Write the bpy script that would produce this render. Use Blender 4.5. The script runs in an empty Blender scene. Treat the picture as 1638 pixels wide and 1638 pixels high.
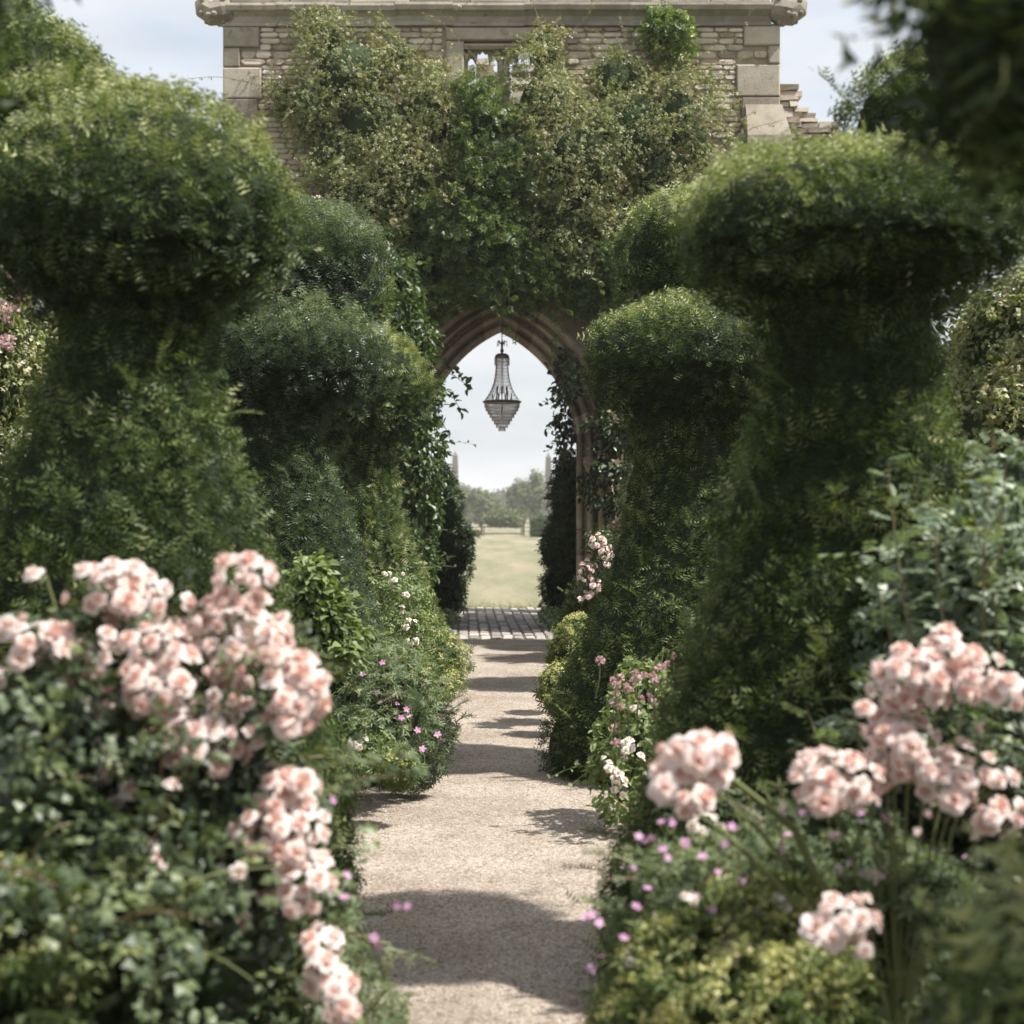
import bpy, math, random
import numpy as np
from mathutils import Vector, Matrix
rng = np.random.default_rng(7); random.seed(7)
S = bpy.context.scene; C = bpy.context.collection
PI = math.pi
# ---------------------------------------------------------------- camera
FP, X0, Y0, EYE = 2600.0, 800.0, 828.0, 1.65      # focal length and vanishing point measured in the photograph, eye height
cam = bpy.data.cameras.new('camera'); co = bpy.data.objects.new('camera', cam); C.objects.link(co)
co.location = (0, 0, EYE); co.rotation_euler = (PI/2, 0, 0)
cam.sensor_width = 36; cam.lens = FP/1638*36
cam.shift_x = (819-X0)/1638; cam.shift_y = (Y0-819)/1638
cam.clip_start = .1; cam.clip_end = 6000
cam.dof.use_dof = True; cam.dof.focus_distance = 12.5; cam.dof.aperture_fstop = 2.8
S.camera = co
# ---------------------------------------------------------------- light
SUN_EL, SUN_AZ = math.radians(57), math.radians(20)   # azimuth measured from +X towards the camera (-Y)
sd = Vector((math.cos(SUN_EL)*math.cos(SUN_AZ), -math.cos(SUN_EL)*math.sin(SUN_AZ), math.sin(SUN_EL)))
sl = bpy.data.lights.new('sun', 'SUN'); sl.energy = 5.0; sl.angle = math.radians(1.0); sl.color = (1, .955, .89)
so = bpy.data.objects.new('sun', sl); C.objects.link(so); so.rotation_euler = sd.to_track_quat('Z', 'Y').to_euler(); so.location = (8, -2, 12)
w = bpy.data.worlds.new('World'); S.world = w; w.use_nodes = True
nt = w.node_tree; nt.nodes.clear(); N = nt.nodes.new; L = nt.links.new
sky = N('ShaderNodeTexSky'); sky.sky_type = 'NISHITA'; sky.sun_disc = False
sky.sun_elevation = SUN_EL; sky.sun_rotation = PI/2 + SUN_AZ; sky.dust_density = 2.0; sky.air_density = 1.0
tc = N('ShaderNodeTexCoord'); mp = N('ShaderNodeMapping'); mp.inputs['Scale'].default_value = (1, 1, 3.2); mp.inputs['Location'].default_value = (.4, .1, .25)
no = N('ShaderNodeTexNoise'); no.inputs['Scale'].default_value = 3.2; no.inputs['Detail'].default_value = 7; no.inputs['Roughness'].default_value = .55; no.inputs['Distortion'].default_value = .25
cr = N('ShaderNodeValToRGB'); cr.color_ramp.elements[0].position = .36; cr.color_ramp.elements[0].color = (.66,)*3+(1,); cr.color_ramp.elements[1].position = .56; cr.color_ramp.elements[1].color = (1,)*4
no2 = N('ShaderNodeTexNoise'); no2.inputs['Scale'].default_value = 5.5; no2.inputs['Detail'].default_value = 6
cr2 = N('ShaderNodeValToRGB'); cr2.color_ramp.elements[0].position = .3; cr2.color_ramp.elements[0].color = (2.75, 2.92, 3.1, 1); cr2.color_ramp.elements[1].position = .7; cr2.color_ramp.elements[1].color = (4.1, 4.15, 4.2, 1)
mx = N('ShaderNodeMix'); mx.data_type = 'RGBA'
bg = N('ShaderNodeBackground'); bg.inputs[1].default_value = .14; out = N('ShaderNodeOutputWorld')
L(tc.outputs['Generated'], mp.inputs[0]); L(mp.outputs[0], no.inputs[0]); L(mp.outputs[0], no2.inputs[0]); L(no.outputs[0], cr.inputs[0]); L(no2.outputs[0], cr2.inputs[0])
L(cr.outputs[0], mx.inputs[0]); L(sky.outputs[0], mx.inputs[6]); L(cr2.outputs[0], mx.inputs[7]); L(mx.outputs[2], bg.inputs[0]); L(bg.outputs[0], out.inputs[0])
S.view_settings.view_transform = 'Standard'; S.view_settings.look = 'None'; S.view_settings.exposure = .86; S.view_settings.gamma = 1
S.view_settings.use_curve_mapping = False
S.render.engine = 'CYCLES'
S.cycles.max_bounces = 6; S.cycles.diffuse_bounces = 3; S.cycles.transmission_bounces = 4; S.cycles.glossy_bounces = 2

# ---------------------------------------------------------------- helpers
def P(px, py, d):
    "world point seen at photo pixel (px,py) at distance d"
    return np.array(((px-X0)/FP*d, d, EYE+(Y0-py)/FP*d))
def nrm(v): return v/np.maximum(np.linalg.norm(v, axis=-1, keepdims=True), 1e-9)
def tag(o, label=None, cat=None, group=None, kind=None):
    if label: o['label'] = label
    if cat: o['category'] = cat
    if group: o['group'] = group
    if kind: o['kind'] = kind
    return o
def empty(name, loc, label, cat, group=None):
    o = bpy.data.objects.new(name, None); C.objects.link(o); o.location = loc; o.empty_display_size = .2
    return tag(o, label, cat, group)
def link(name, me, parent=None, mats=()):
    o = bpy.data.objects.new(name, me); C.objects.link(o)
    for m in mats: me.materials.append(m)
    if parent is not None:
        o.parent = parent
        if parent.type == 'EMPTY' or True: o.matrix_parent_inverse = Matrix.Translation(-Vector(parent_loc(parent)))
    return o
def parent_loc(p):
    v = Vector(p.location)
    return v
class MB:
    "collects geometry, then becomes one mesh"
    def __init__(s): s.v=[]; s.lp=[]; s.sz=[]; s.rn=[]; s.mi=[]; s.n=0
    def raw(s, V, F, rnd=.5, mi=0):
        V = np.asarray(V, float); s.v.append(V)
        lp = np.array([i for f in F for i in f])+s.n; sz = np.array([len(f) for f in F])
        s.lp.append(lp); s.sz.append(sz); s.rn.append(np.full(len(F), rnd) if np.isscalar(rnd) else np.asarray(rnd)); s.mi.append(np.full(len(F), mi)); s.n += len(V)
    def inst(s, T, pos, Y, Nn, sc, rnd, mi=0):
        "template T=(V,F) copied to N places; its +Y along Y, +Z near Nn"
        V, F = T; V = np.asarray(V, float); n = len(pos)
        if n == 0: return
        Y = nrm(np.asarray(Y)); X = nrm(np.cross(Y, Nn)); Z = np.cross(X, Y)
        sc = np.asarray(sc, float)
        if sc.ndim == 1: sc = sc[:, None]*np.ones(3)
        W = V[None]*sc[:, None, :]
        W = W[..., 0:1]*X[:, None]+W[..., 1:2]*Y[:, None]+W[..., 2:3]*Z[:, None]+np.asarray(pos)[:, None]
        s.v.append(W.reshape(-1, 3))
        lp = np.array([i for f in F for i in f]); sz = np.array([len(f) for f in F])
        s.lp.append((lp[None]+np.arange(n)[:, None]*len(V)+s.n).ravel()); s.sz.append(np.tile(sz, n))
        s.rn.append(np.repeat(np.asarray(rnd), len(F))); s.mi.append(np.full(n*len(F), mi)); s.n += n*len(V)
    def box(s, x0, x1, y0, y1, z0, z1, rnd=.5, mi=0, j=0):
        V = np.array([(x, y, z) for z in (z0, z1) for y in (y0, y1) for x in (x0, x1)], float)
        if j: V += rng.uniform(-j, j, V.shape)
        s.raw(V, [(0,2,3,1),(4,5,7,6),(0,1,5,4),(2,6,7,3),(0,4,6,2),(1,3,7,5)], rnd, mi)
    def tube(s, pts, r, k=5, rnd=.5, mi=0, cap=True):
        pts = np.asarray(pts, float); n = len(pts); r = np.broadcast_to(r, n)
        t = nrm(np.gradient(pts, axis=0)); ref = np.array((0, 0, 1.)) if abs(t[0][2]) < .9 else np.array((1., 0, 0))
        a = nrm(np.cross(t, ref)); b = np.cross(t, a); ang = np.arange(k)*2*PI/k
        V = pts[:, None]+r[:, None, None]*(a[:, None]*np.cos(ang)[None, :, None]+b[:, None]*np.sin(ang)[None, :, None])
        F = [(i*k+j, i*k+(j+1) % k, (i+1)*k+(j+1) % k, (i+1)*k+j) for i in range(n-1) for j in range(k)]
        if cap: F += [tuple(range(k))[::-1], tuple((n-1)*k+j for j in range(k))]
        s.raw(V.reshape(-1, 3), F, rnd, mi)
    def lathe(s, prof, c, k=16, rnd=.5, mi=0):
        ang = np.arange(k)*2*PI/k; V = [(c[0]+r*math.cos(a), c[1]+r*math.sin(a), c[2]+z) for r, z in prof for a in ang]
        F = [(i*k+j, i*k+(j+1) % k, (i+1)*k+(j+1) % k, (i+1)*k+j) for i in range(len(prof)-1) for j in range(k)]
        s.raw(V, F, rnd, mi)
    def mesh(s, name, smooth=False):
        me = bpy.data.meshes.new(name)
        v = np.concatenate(s.v).astype(np.float32); lp = np.concatenate(s.lp).astype(np.int32); sz = np.concatenate(s.sz).astype(np.int32)
        me.vertices.add(len(v)); me.vertices.foreach_set('co', v.ravel())
        me.loops.add(len(lp)); me.loops.foreach_set('vertex_index', lp)
        me.polygons.add(len(sz)); st = np.concatenate(([0], np.cumsum(sz)[:-1])).astype(np.int32); me.polygons.foreach_set('loop_start', st)
        me.polygons.foreach_set('material_index', np.concatenate(s.mi).astype(np.int32))
        me.polygons.foreach_set('use_smooth', np.full(len(sz), smooth))
        me.update(calc_edges=True)
        a = me.attributes.new('rnd', 'FLOAT', 'FACE'); a.data.foreach_set('value', np.concatenate(s.rn).astype(np.float32))
        return me
    def build(s, name, mats, parent=None, smooth=False):
        if not isinstance(mats, (list, tuple)): mats = [mats]
        return link(name, s.mesh(name, smooth), parent, mats)

# ---------------------------------------------------------------- materials
def newmat(name):
    m = bpy.data.materials.new(name); m.use_nodes = True; m.node_tree.nodes.clear(); return m, m.node_tree.nodes.new, m.node_tree.links.new
def ramp(Nn, cols, pos=None):
    r = Nn('ShaderNodeValToRGB'); e = r.color_ramp.elements
    pos = pos or [i/(len(cols)-1) for i in range(len(cols))]
    while len(e) < len(cols): e.new(.5)
    for k, c in enumerate(cols): e[k].position = pos[k]; e[k].color = (*c, 1)
    return r
def foliage(name, cols, rough=.5, tr=.25, spec=.4, gloss_col=None, pos=None):
    m, N, L = newmat(name)
    at = N('ShaderNodeAttribute'); at.attribute_name = 'rnd'; r = ramp(N, cols, pos); L(at.outputs['Fac'], r.inputs[0])
    b = N('ShaderNodeBsdfPrincipled'); b.inputs['Roughness'].default_value = rough; b.inputs['Specular IOR Level'].default_value = spec
    L(r.outputs[0], b.inputs['Base Color'])
    t = N('ShaderNodeBsdfTranslucent'); mu = N('ShaderNodeMix'); mu.data_type = 'RGBA'; mu.blend_type = 'MULTIPLY'; mu.inputs[0].default_value = 1
    mu.inputs[7].default_value = (1.35, 1.5, .7, 1) if tr > 0 else (1, 1, 1, 1)
    L(r.outputs[0], mu.inputs[6]); L(mu.outputs[2], t.inputs[0])
    x = N('ShaderNodeMixShader'); x.inputs[0].default_value = tr; o = N('ShaderNodeOutputMaterial')
    L(b.outputs[0], x.inputs[1]); L(t.outputs[0], x.inputs[2]); L(x.outputs[0], o.inputs[0]); return m
def petal(name, cols, tr=.3):
    m = foliage(name, cols, .6, tr, .2)
    nt_ = m.node_tree
    for n in nt_.nodes:
        if n.type == 'MIX': n.inputs[7].default_value = (1.05, .95, .95, 1)
    at = [n for n in nt_.nodes if n.type == 'ATTRIBUTE'][0]; rp = [n for n in nt_.nodes if n.type == 'VALTORGB'][0]; oi = nt_.nodes.new('ShaderNodeObjectInfo')
    q = nt_.nodes.new('ShaderNodeMath'); q.operation = 'MULTIPLY_ADD'; q.inputs[1].default_value = .6; q.inputs[2].default_value = -.26; nt_.links.new(oi.outputs['Random'], q.inputs[0])
    a = nt_.nodes.new('ShaderNodeMath'); nt_.links.new(at.outputs['Fac'], a.inputs[0]); nt_.links.new(q.outputs[0], a.inputs[1]); nt_.links.new(a.outputs[0], rp.inputs[0])
    return m
def rocky(name, cols, scale=6, bump=.4, rough=.9, fine=60, obj_rand=True, bdist=.01, spots=None):
    m, N, L = newmat(name); tc = N('ShaderNodeTexCoord'); geo = N('ShaderNodeNewGeometry')
    n1 = N('ShaderNodeTexNoise'); n1.inputs['Scale'].default_value = scale; n1.inputs['Detail'].default_value = 8; n1.inputs['Roughness'].default_value = .65
    L(geo.outputs['Position'], n1.inputs[0])
    oi = N('ShaderNodeObjectInfo'); at = N('ShaderNodeAttribute'); at.attribute_name = 'rnd'
    a = N('ShaderNodeMath'); a.operation = 'ADD'; L(n1.outputs[0], a.inputs[0])
    q = N('ShaderNodeMath'); q.operation = 'MULTIPLY_ADD'; q.inputs[1].default_value = .55 if obj_rand else 0; q.inputs[2].default_value = -.27 if obj_rand else 0
    L(oi.outputs['Random'], q.inputs[0]); L(q.outputs[0], a.inputs[1])
    a2 = N('ShaderNodeMath'); a2.operation = 'ADD'; q2 = N('ShaderNodeMath'); q2.operation = 'MULTIPLY_ADD'; q2.inputs[1].default_value = .4; q2.inputs[2].default_value = -.2
    L(at.outputs['Fac'], q2.inputs[0]); L(a.outputs[0], a2.inputs[0]); L(q2.outputs[0], a2.inputs[1])
    r = ramp(N, cols, [.22+.56*i/(len(cols)-1) for i in range(len(cols))]); L(a2.outputs[0], r.inputs[0])
    col = r.outputs[0]
    if spots:
        n3 = N('ShaderNodeTexNoise'); n3.inputs['Scale'].default_value = spots[1]; n3.inputs['Detail'].default_value = 9; n3.inputs['Roughness'].default_value = .7; L(geo.outputs['Position'], n3.inputs[0])
        r3 = ramp(N, [(0,0,0), (1,1,1)], [spots[2], spots[2]+.12]); L(n3.outputs[0], r3.inputs[0])
        mm = N('ShaderNodeMix'); mm.data_type = 'RGBA'; L(r3.outputs[0], mm.inputs[0]); L(col, mm.inputs[6]); mm.inputs[7].default_value = (*spots[0], 1); col = mm.outputs[2]
    n2 = N('ShaderNodeTexNoise'); n2.inputs['Scale'].default_value = fine; n2.inputs['Detail'].default_value = 6; L(geo.outputs['Position'], n2.inputs[0])
    b = N('ShaderNodeBump'); b.inputs['Strength'].default_value = bump; b.inputs['Distance'].default_value = bdist; L(n2.outputs[0], b.inputs['Height'])
    s = N('ShaderNodeBsdfPrincipled'); s.inputs['Roughness'].default_value = rough; s.inputs['Specular IOR Level'].default_value = .25
    L(col, s.inputs['Base Color']); L(b.outputs[0], s.inputs['Normal'])
    o = N('ShaderNodeOutputMaterial'); L(s.outputs[0], o.inputs[0]); return m
M = {}
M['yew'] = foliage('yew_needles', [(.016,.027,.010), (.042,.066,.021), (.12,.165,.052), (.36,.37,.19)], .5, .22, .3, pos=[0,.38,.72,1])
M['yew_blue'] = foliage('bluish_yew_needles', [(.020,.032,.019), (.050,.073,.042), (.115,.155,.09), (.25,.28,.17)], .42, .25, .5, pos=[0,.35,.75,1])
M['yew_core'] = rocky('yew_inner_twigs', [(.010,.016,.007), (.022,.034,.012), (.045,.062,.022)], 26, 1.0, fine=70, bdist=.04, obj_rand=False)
M['rose_leaf'] = foliage('rose_leaves', [(.024,.038,.021), (.062,.090,.045), (.13,.165,.07), (.21,.23,.09)], .47, .2, .5, pos=[0,.45,.8,1])
M['blue_leaf'] = foliage('blue_green_rose_leaves', [(.09,.13,.08), (.16,.21,.14), (.23,.28,.18), (.33,.37,.16)], .42, .25, .7, pos=[0,.45,.85,1])
M['climb_leaf'] = foliage('climbing_rose_leaves', [(.055,.08,.03), (.15,.18,.065), (.28,.29,.13), (.34,.28,.17), (.52,.48,.29)], .42, .25, .5, pos=[0,.35,.7,.88,1])
M['vine_leaf'] = foliage('wisteria_leaves', [(.035,.06,.02), (.08,.125,.032), (.15,.20,.055), (.27,.32,.10)], .42, .32, .45, pos=[0,.45,.8,1])
M['ivy_leaf'] = foliage('ivy_leaves', [(.015,.028,.010), (.032,.055,.018), (.055,.09,.028), (.10,.14,.04)], .4, .15, .5, pos=[0,.5,.85,1])
M['geranium_leaf'] = foliage('cranesbill_leaves', [(.08,.115,.065), (.15,.20,.115), (.23,.27,.165), (.32,.34,.19)], .55, .28, .3)
M['mantle_leaf'] = foliage('ladys_mantle_leaves', [(.06,.09,.03), (.11,.15,.05), (.17,.2,.08)], .6, .25, .3)
M['mantle_froth'] = foliage('ladys_mantle_flowers', [(.33,.34,.12), (.48,.47,.20), (.62,.60,.34)], .7, .25, .2)
M['pale_leaf'] = foliage('pale_shrub_leaves', [(.10,.14,.06), (.18,.23,.09), (.28,.33,.15)], .5, .3, .4)
M['far_leaf'] = foliage('distant_tree_leaves', [(.09,.115,.05), (.15,.175,.08), (.23,.24,.13)], .6, .2, .2)
M['hedge_leaf'] = foliage('clipped_hedge_leaves', [(.04,.06,.025), (.07,.095,.035), (.11,.14,.05)], .6, .15, .3)
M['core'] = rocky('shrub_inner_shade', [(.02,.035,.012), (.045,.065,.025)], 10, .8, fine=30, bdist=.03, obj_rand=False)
M['far_core'] = rocky('distant_shrub_mass', [(.05,.065,.035), (.09,.11,.06)], 2, .8, fine=5, bdist=.1, obj_rand=False)
M['stem'] = foliage('green_stems', [(.10,.13,.05), (.17,.19,.08), (.16,.09,.06)], .5, 0, .3)
M['wood'] = rocky('woody_stems', [(.08,.06,.045), (.2,.155,.12)], 20, .5, fine=80)
M['pink'] = petal('pink_rose_petals', [(.74,.53,.46), (.80,.63,.57), (.84,.72,.67), (.87,.82,.79)], .42)
M['white'] = petal('white_rose_petals', [(.70,.60,.50), (.80,.74,.66), (.84,.81,.76)], .3)
M['dusky'] = petal('dusky_pink_petals', [(.45,.28,.30), (.60,.42,.42), (.70,.56,.54)], .3)
M['magenta'] = petal('magenta_petals', [(.48,.22,.42), (.58,.33,.53), (.68,.44,.62)], .35)
M['centre'] = rocky('flower_centres', [(.45,.30,.10), (.6,.45,.15)], 50, .2)
M['stone'] = rocky('limestone_rubble', [(.22,.18,.135), (.34,.29,.225), (.44,.385,.31), (.52,.475,.405)], 5, .6, fine=45, spots=((.22,.2,.17), 9, .60))
M['dressed'] = rocky('weathered_dressed_stone', [(.19,.165,.135), (.31,.275,.225), (.41,.37,.31)], 2.6, .5, fine=38, spots=((.16,.145,.125), 4, .56))
M['cornice'] = rocky('mossy_cornice_stone', [(.20,.18,.15), (.35,.32,.27), (.46,.42,.35)], 3.5, .5, fine=30, spots=((.13,.12,.10), 7, .55))
M['mortar'] = rocky('warm_lime_mortar', [(.26,.21,.16), (.38,.31,.24)], 8, .7, fine=60, obj_rand=False)
M['arch'] = rocky('reddish_arch_stone', [(.20,.155,.115), (.35,.275,.21), (.48,.40,.31)], 4, .5, fine=40, spots=((.15,.125,.10), 8, .60))
M['sett'] = rocky('granite_setts', [(.20,.18,.165), (.31,.28,.26), (.42,.39,.36)], 12, .6, fine=70)
M['obelisk'] = rocky('grey_obelisk_stone', [(.14,.13,.12), (.20,.19,.175)], 1.0, .3, fine=10)
M['slate'] = rocky('dark_roof_slates', [(.05,.05,.05), (.12,.115,.11)], 3, .3, fine=30)
M['oldwood'] = rocky('dark_weathered_wood', [(.035,.032,.03), (.08,.07,.06)], 5, .3, fine=30)
def crystal():
    m, N, L = newmat('dusty_crystal'); b = N('ShaderNodeBsdfPrincipled'); b.inputs['Base Color'].default_value = (.74,.68,.64,1); b.inputs['Roughness'].default_value = .3
    t = N('ShaderNodeBsdfTransparent'); t.inputs[0].default_value = (.9,.87,.86,1); x = N('ShaderNodeMixShader'); x.inputs[0].default_value = .48
    o = N('ShaderNodeOutputMaterial'); L(b.outputs[0], x.inputs[1]); L(t.outputs[0], x.inputs[2]); L(x.outputs[0], o.inputs[0]); return m
M['crystal'] = crystal()
def metal():
    m, N, L = newmat('aged_brass'); b = N('ShaderNodeBsdfPrincipled'); b.inputs['Base Color'].default_value = (.17,.13,.10,1); b.inputs['Roughness'].default_value = .45; b.inputs['Metallic'].default_value = .6
    o = N('ShaderNodeOutputMaterial'); L(b.outputs[0], o.inputs[0]); return m
M['brass'] = metal()
def gravel_mat():
    m, N, L = newmat('pale_gravel'); geo = N('ShaderNodeNewGeometry')
    v = N('ShaderNodeTexVoronoi'); v.inputs['Scale'].default_value = 125; L(geo.outputs['Position'], v.inputs['Vector'])
    sep = N('ShaderNodeSeparateColor'); L(v.outputs['Color'], sep.inputs[0])
    r = ramp(N, [(.25,.215,.185), (.42,.37,.32), (.53,.48,.425), (.64,.60,.555)], [0,.25,.7,1]); L(sep.outputs[0], r.inputs[0])
    d = ramp(N, [(1,1,1), (.86,.84,.81), (.40,.35,.31)], [0,.45,.8]); L(v.outputs['Distance'], d.inputs[0])
    vs = N('ShaderNodeTexVoronoi'); vs.inputs['Scale'].default_value = 60; L(geo.outputs['Position'], vs.inputs['Vector'])
    s2 = N('ShaderNodeSeparateColor'); L(vs.outputs['Color'], s2.inputs[0]); d2 = ramp(N, [(.62,.55,.49), (1,1,1), (1.0,.98,.96)], [0,.22,1]); L(s2.outputs[1], d2.inputs[0])
    n = N('ShaderNodeTexNoise'); n.inputs['Scale'].default_value = 1.6; n.inputs['Detail'].default_value = 6; n.inputs['Roughness'].default_value=.65; L(geo.outputs['Position'], n.inputs[0])
    d3 = ramp(N, [(.72,.69,.66), (1,1,1)], [.36,.60]); L(n.outputs[0], d3.inputs[0])
    col = r.outputs[0]
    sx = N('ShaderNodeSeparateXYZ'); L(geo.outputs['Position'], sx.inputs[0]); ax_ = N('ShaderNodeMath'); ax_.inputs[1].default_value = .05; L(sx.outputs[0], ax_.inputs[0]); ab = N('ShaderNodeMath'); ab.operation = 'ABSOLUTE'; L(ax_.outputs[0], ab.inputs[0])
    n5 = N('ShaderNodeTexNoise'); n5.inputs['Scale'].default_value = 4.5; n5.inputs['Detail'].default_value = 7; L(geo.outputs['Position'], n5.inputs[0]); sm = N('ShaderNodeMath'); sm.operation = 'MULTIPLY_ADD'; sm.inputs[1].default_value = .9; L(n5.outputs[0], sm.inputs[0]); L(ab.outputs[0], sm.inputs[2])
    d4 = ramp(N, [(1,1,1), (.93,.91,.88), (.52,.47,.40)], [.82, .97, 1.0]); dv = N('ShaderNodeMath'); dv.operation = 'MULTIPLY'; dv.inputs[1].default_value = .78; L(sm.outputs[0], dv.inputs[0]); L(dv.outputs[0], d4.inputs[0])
    for k in (d, d2, d3, d4):
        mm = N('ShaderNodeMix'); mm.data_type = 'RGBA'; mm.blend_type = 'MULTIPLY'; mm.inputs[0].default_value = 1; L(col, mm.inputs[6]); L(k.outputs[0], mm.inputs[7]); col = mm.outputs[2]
    b = N('ShaderNodeBump'); b.inputs['Strength'].default_value = .7; b.inputs['Distance'].default_value = .006; b.invert = True; L(v.outputs['Distance'], b.inputs['Height'])
    s = N('ShaderNodeBsdfPrincipled'); s.inputs['Roughness'].default_value = .9; s.inputs['Specular IOR Level'].default_value = .2
    L(col, s.inputs['Base Color']); L(b.outputs[0], s.inputs['Normal']); o = N('ShaderNodeOutputMaterial'); L(s.outputs[0], o.inputs[0]); return m
M['gravel'] = gravel_mat()
M['pebble'] = foliage('loose_pebbles', [(.24,.20,.17), (.40,.35,.30), (.52,.47,.41), (.62,.58,.54)], .85, 0, .2)
M['soil'] = rocky('dark_bed_soil', [(.03,.022,.015), (.07,.055,.038)], 8, .9, fine=30, obj_rand=False, bdist=.03)
def lawn_mat():
    m, N, L = newmat('summer_lawn'); geo = N('ShaderNodeNewGeometry')
    n = N('ShaderNodeTexNoise'); n.inputs['Scale'].default_value = .5; n.inputs['Detail'].default_value = 10; n.inputs['Roughness'].default_value = .62; mp = N('ShaderNodeMapping'); mp.inputs['Scale'].default_value = (1,.10,1); L(geo.outputs['Position'], mp.inputs[0]); L(mp.outputs[0], n.inputs[0])
    r = ramp(N, [(.175,.185,.115), (.245,.23,.16), (.33,.285,.215)], [.36,.50,.66]); L(n.outputs[0], r.inputs[0])
    n2 = N('ShaderNodeTexNoise'); n2.inputs['Scale'].default_value = 9; n2.inputs['Detail'].default_value = 8; n2.inputs['Roughness'].default_value = .75; L(geo.outputs['Position'], n2.inputs[0])
    r2 = ramp(N, [(.6,.62,.55), (1.15,1.12,1.1)], [.3,.7]); L(n2.outputs[0], r2.inputs[0])
    mm = N('ShaderNodeMix'); mm.data_type = 'RGBA'; mm.blend_type = 'MULTIPLY'; mm.inputs[0].default_value = 1; L(r.outputs[0], mm.inputs[6]); L(r2.outputs[0], mm.inputs[7])
    b = N('ShaderNodeBump'); b.inputs['Strength'].default_value = .8; b.inputs['Distance'].default_value = .04; L(n2.outputs[0], b.inputs['Height'])
    s = N('ShaderNodeBsdfPrincipled'); s.inputs['Roughness'].default_value = .95; s.inputs['Specular IOR Level'].default_value = .1
    L(mm.outputs[2], s.inputs['Base Color']); L(b.outputs[0], s.inputs['Normal']); o = N('ShaderNodeOutputMaterial'); L(s.outputs[0], o.inputs[0]); return m
M['lawn'] = lawn_mat()
M['grass'] = foliage('grass_blades', [(.10,.14,.05), (.19,.22,.08), (.32,.29,.15)], .6, .25, .2)

# ---------------------------------------------------------------- the setting
WY = 23.3                                                   # front plane of the gatehouse
def sheet(name, xs, ys, z, mat, jit=0, edge=0):
    mb = MB(); V = []; nx, ny = len(xs), len(ys)
    for j, y in enumerate(ys):
        for i, x in enumerate(xs):
            e = edge if i in (0, nx-1) else 0
            V.append((x+rng.uniform(-e, e) if e else x, y, z+(rng.uniform(-jit, jit) if 0 < i < nx-1 and 0 < j < ny-1 else 0)))
    mb.raw(V, [(j*nx+i, j*nx+i+1, (j+1)*nx+i+1, (j+1)*nx+i) for j in range(ny-1) for i in range(nx-1)])
    return tag(mb.build(name, mat, smooth=True), kind='structure')
sheet('ground', np.linspace(-2500, 2500, 9), np.linspace(-2500, 2500, 9), -.06, M['lawn'])
sheet('lawn', [-60, -20, -5, 5, 20, 60], [29.4, 40, 60, 100, 160, 230, 330], -.03, M['lawn'])
sheet('flower_bed', np.linspace(-7, 7, 60), np.linspace(-3, 26, 90), -.025, M['soil'], jit=.012)
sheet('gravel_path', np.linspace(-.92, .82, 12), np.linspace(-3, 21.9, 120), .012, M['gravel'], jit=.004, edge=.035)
# loose pebbles on the path
n = 12000; y = 4.6+(rng.random(n)**1.7)*13; ex = rng.random(n) < .45; pxx = np.where(ex, -.05+np.where(rng.random(n) < .5, -1, 1)*(.86-np.abs(rng.normal(size=n))*.16), rng.uniform(-.9, .8, n)); px = np.stack((np.clip(pxx, -.93, .82), y, np.full(n, .014)), 1)
octa = ([(1,0,0),(-1,0,0),(0,1,0),(0,-1,0),(0,0,.6),(0,0,-.5)], [(0,2,4),(2,1,4),(1,3,4),(3,0,4)])
mb = MB(); mb.inst(octa, px, rng.normal(size=(n,3))*[1,1,.25], np.tile((0,0,1.), (n,1))+rng.normal(size=(n,3))*.2, rng.uniform(.0025,.006,(n,1))*rng.uniform(.7,1.2,(n,3)), rng.random(n))
tag(mb.build('loose_pebbles', M['pebble']), kind='stuff')
# setts under the arch: a structure with every sett a child
sb = MB(); sb.raw([(-1.5,21.8,.002),(1.5,21.8,.002),(1.5,29.6,.002),(-1.5,29.6,.002)], [(0,1,2,3)])
setts = tag(sb.build('sett_paving', rocky('gritty_joint_soil', [(.10,.085,.065), (.18,.155,.125)], 8, .5, fine=60, obj_rand=False)), kind='structure')
def pillow(wx, wy, h):
    mb = MB(); o = [(-1,-.75),(-.8,-1),(.8,-1),(1,-.75),(1,.75),(.8,1),(-.8,1),(-1,.75)]
    o = [(a+rng.uniform(-.06,.06), b+rng.uniform(-.06,.06)) for a, b in o]
    V = [(a*wx/2, b*wy/2, -.03) for a, b in o]+[(a*wx/2, b*wy/2, h*.6) for a, b in o]+[(a*wx/2*.84, b*wy/2*.84, h+rng.uniform(-.003,.003)) for a, b in o]
    F = [(i, (i+1) % 8, 8+(i+1) % 8, 8+i) for i in range(8)]+[(8+i, 8+(i+1) % 8, 16+(i+1) % 8, 16+i) for i in range(8)]+[tuple(range(16,24))]
    mb.raw(V, F); return mb.mesh('sett')
sett_me = [pillow(.132, .222, .012+.003*k) for k in range(7)]
for m_ in sett_me: m_.materials.append(M['sett'])
cnt = 0; yy = 21.95; rows = []
cx = -1.22
while cx < 1.25:                                             # long courses run away from the camera, slightly skewed
    yy = 21.95+rng.uniform(0, .1)
    while yy < 29.3:
        ln = rng.uniform(.38, .62)
        if cnt < 298 and abs(cx) < 1.2:
            o = bpy.data.objects.new('sett', sett_me[cnt % 7]); C.objects.link(o); o.parent = setts
            o.location = (cx+(29-yy)*.022-.05+rng.uniform(-.006,.006), yy+ln/2, 0+rng.uniform(-.004,.004)); o.rotation_euler = (rng.normal()*.012, rng.normal()*.02, rng.normal()*.02+(PI if cnt % 2 else 0)); o.scale = (rng.uniform(.93,1.0), ln/.235, 1); cnt += 1
        yy += ln+.03
    cx += .152
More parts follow.
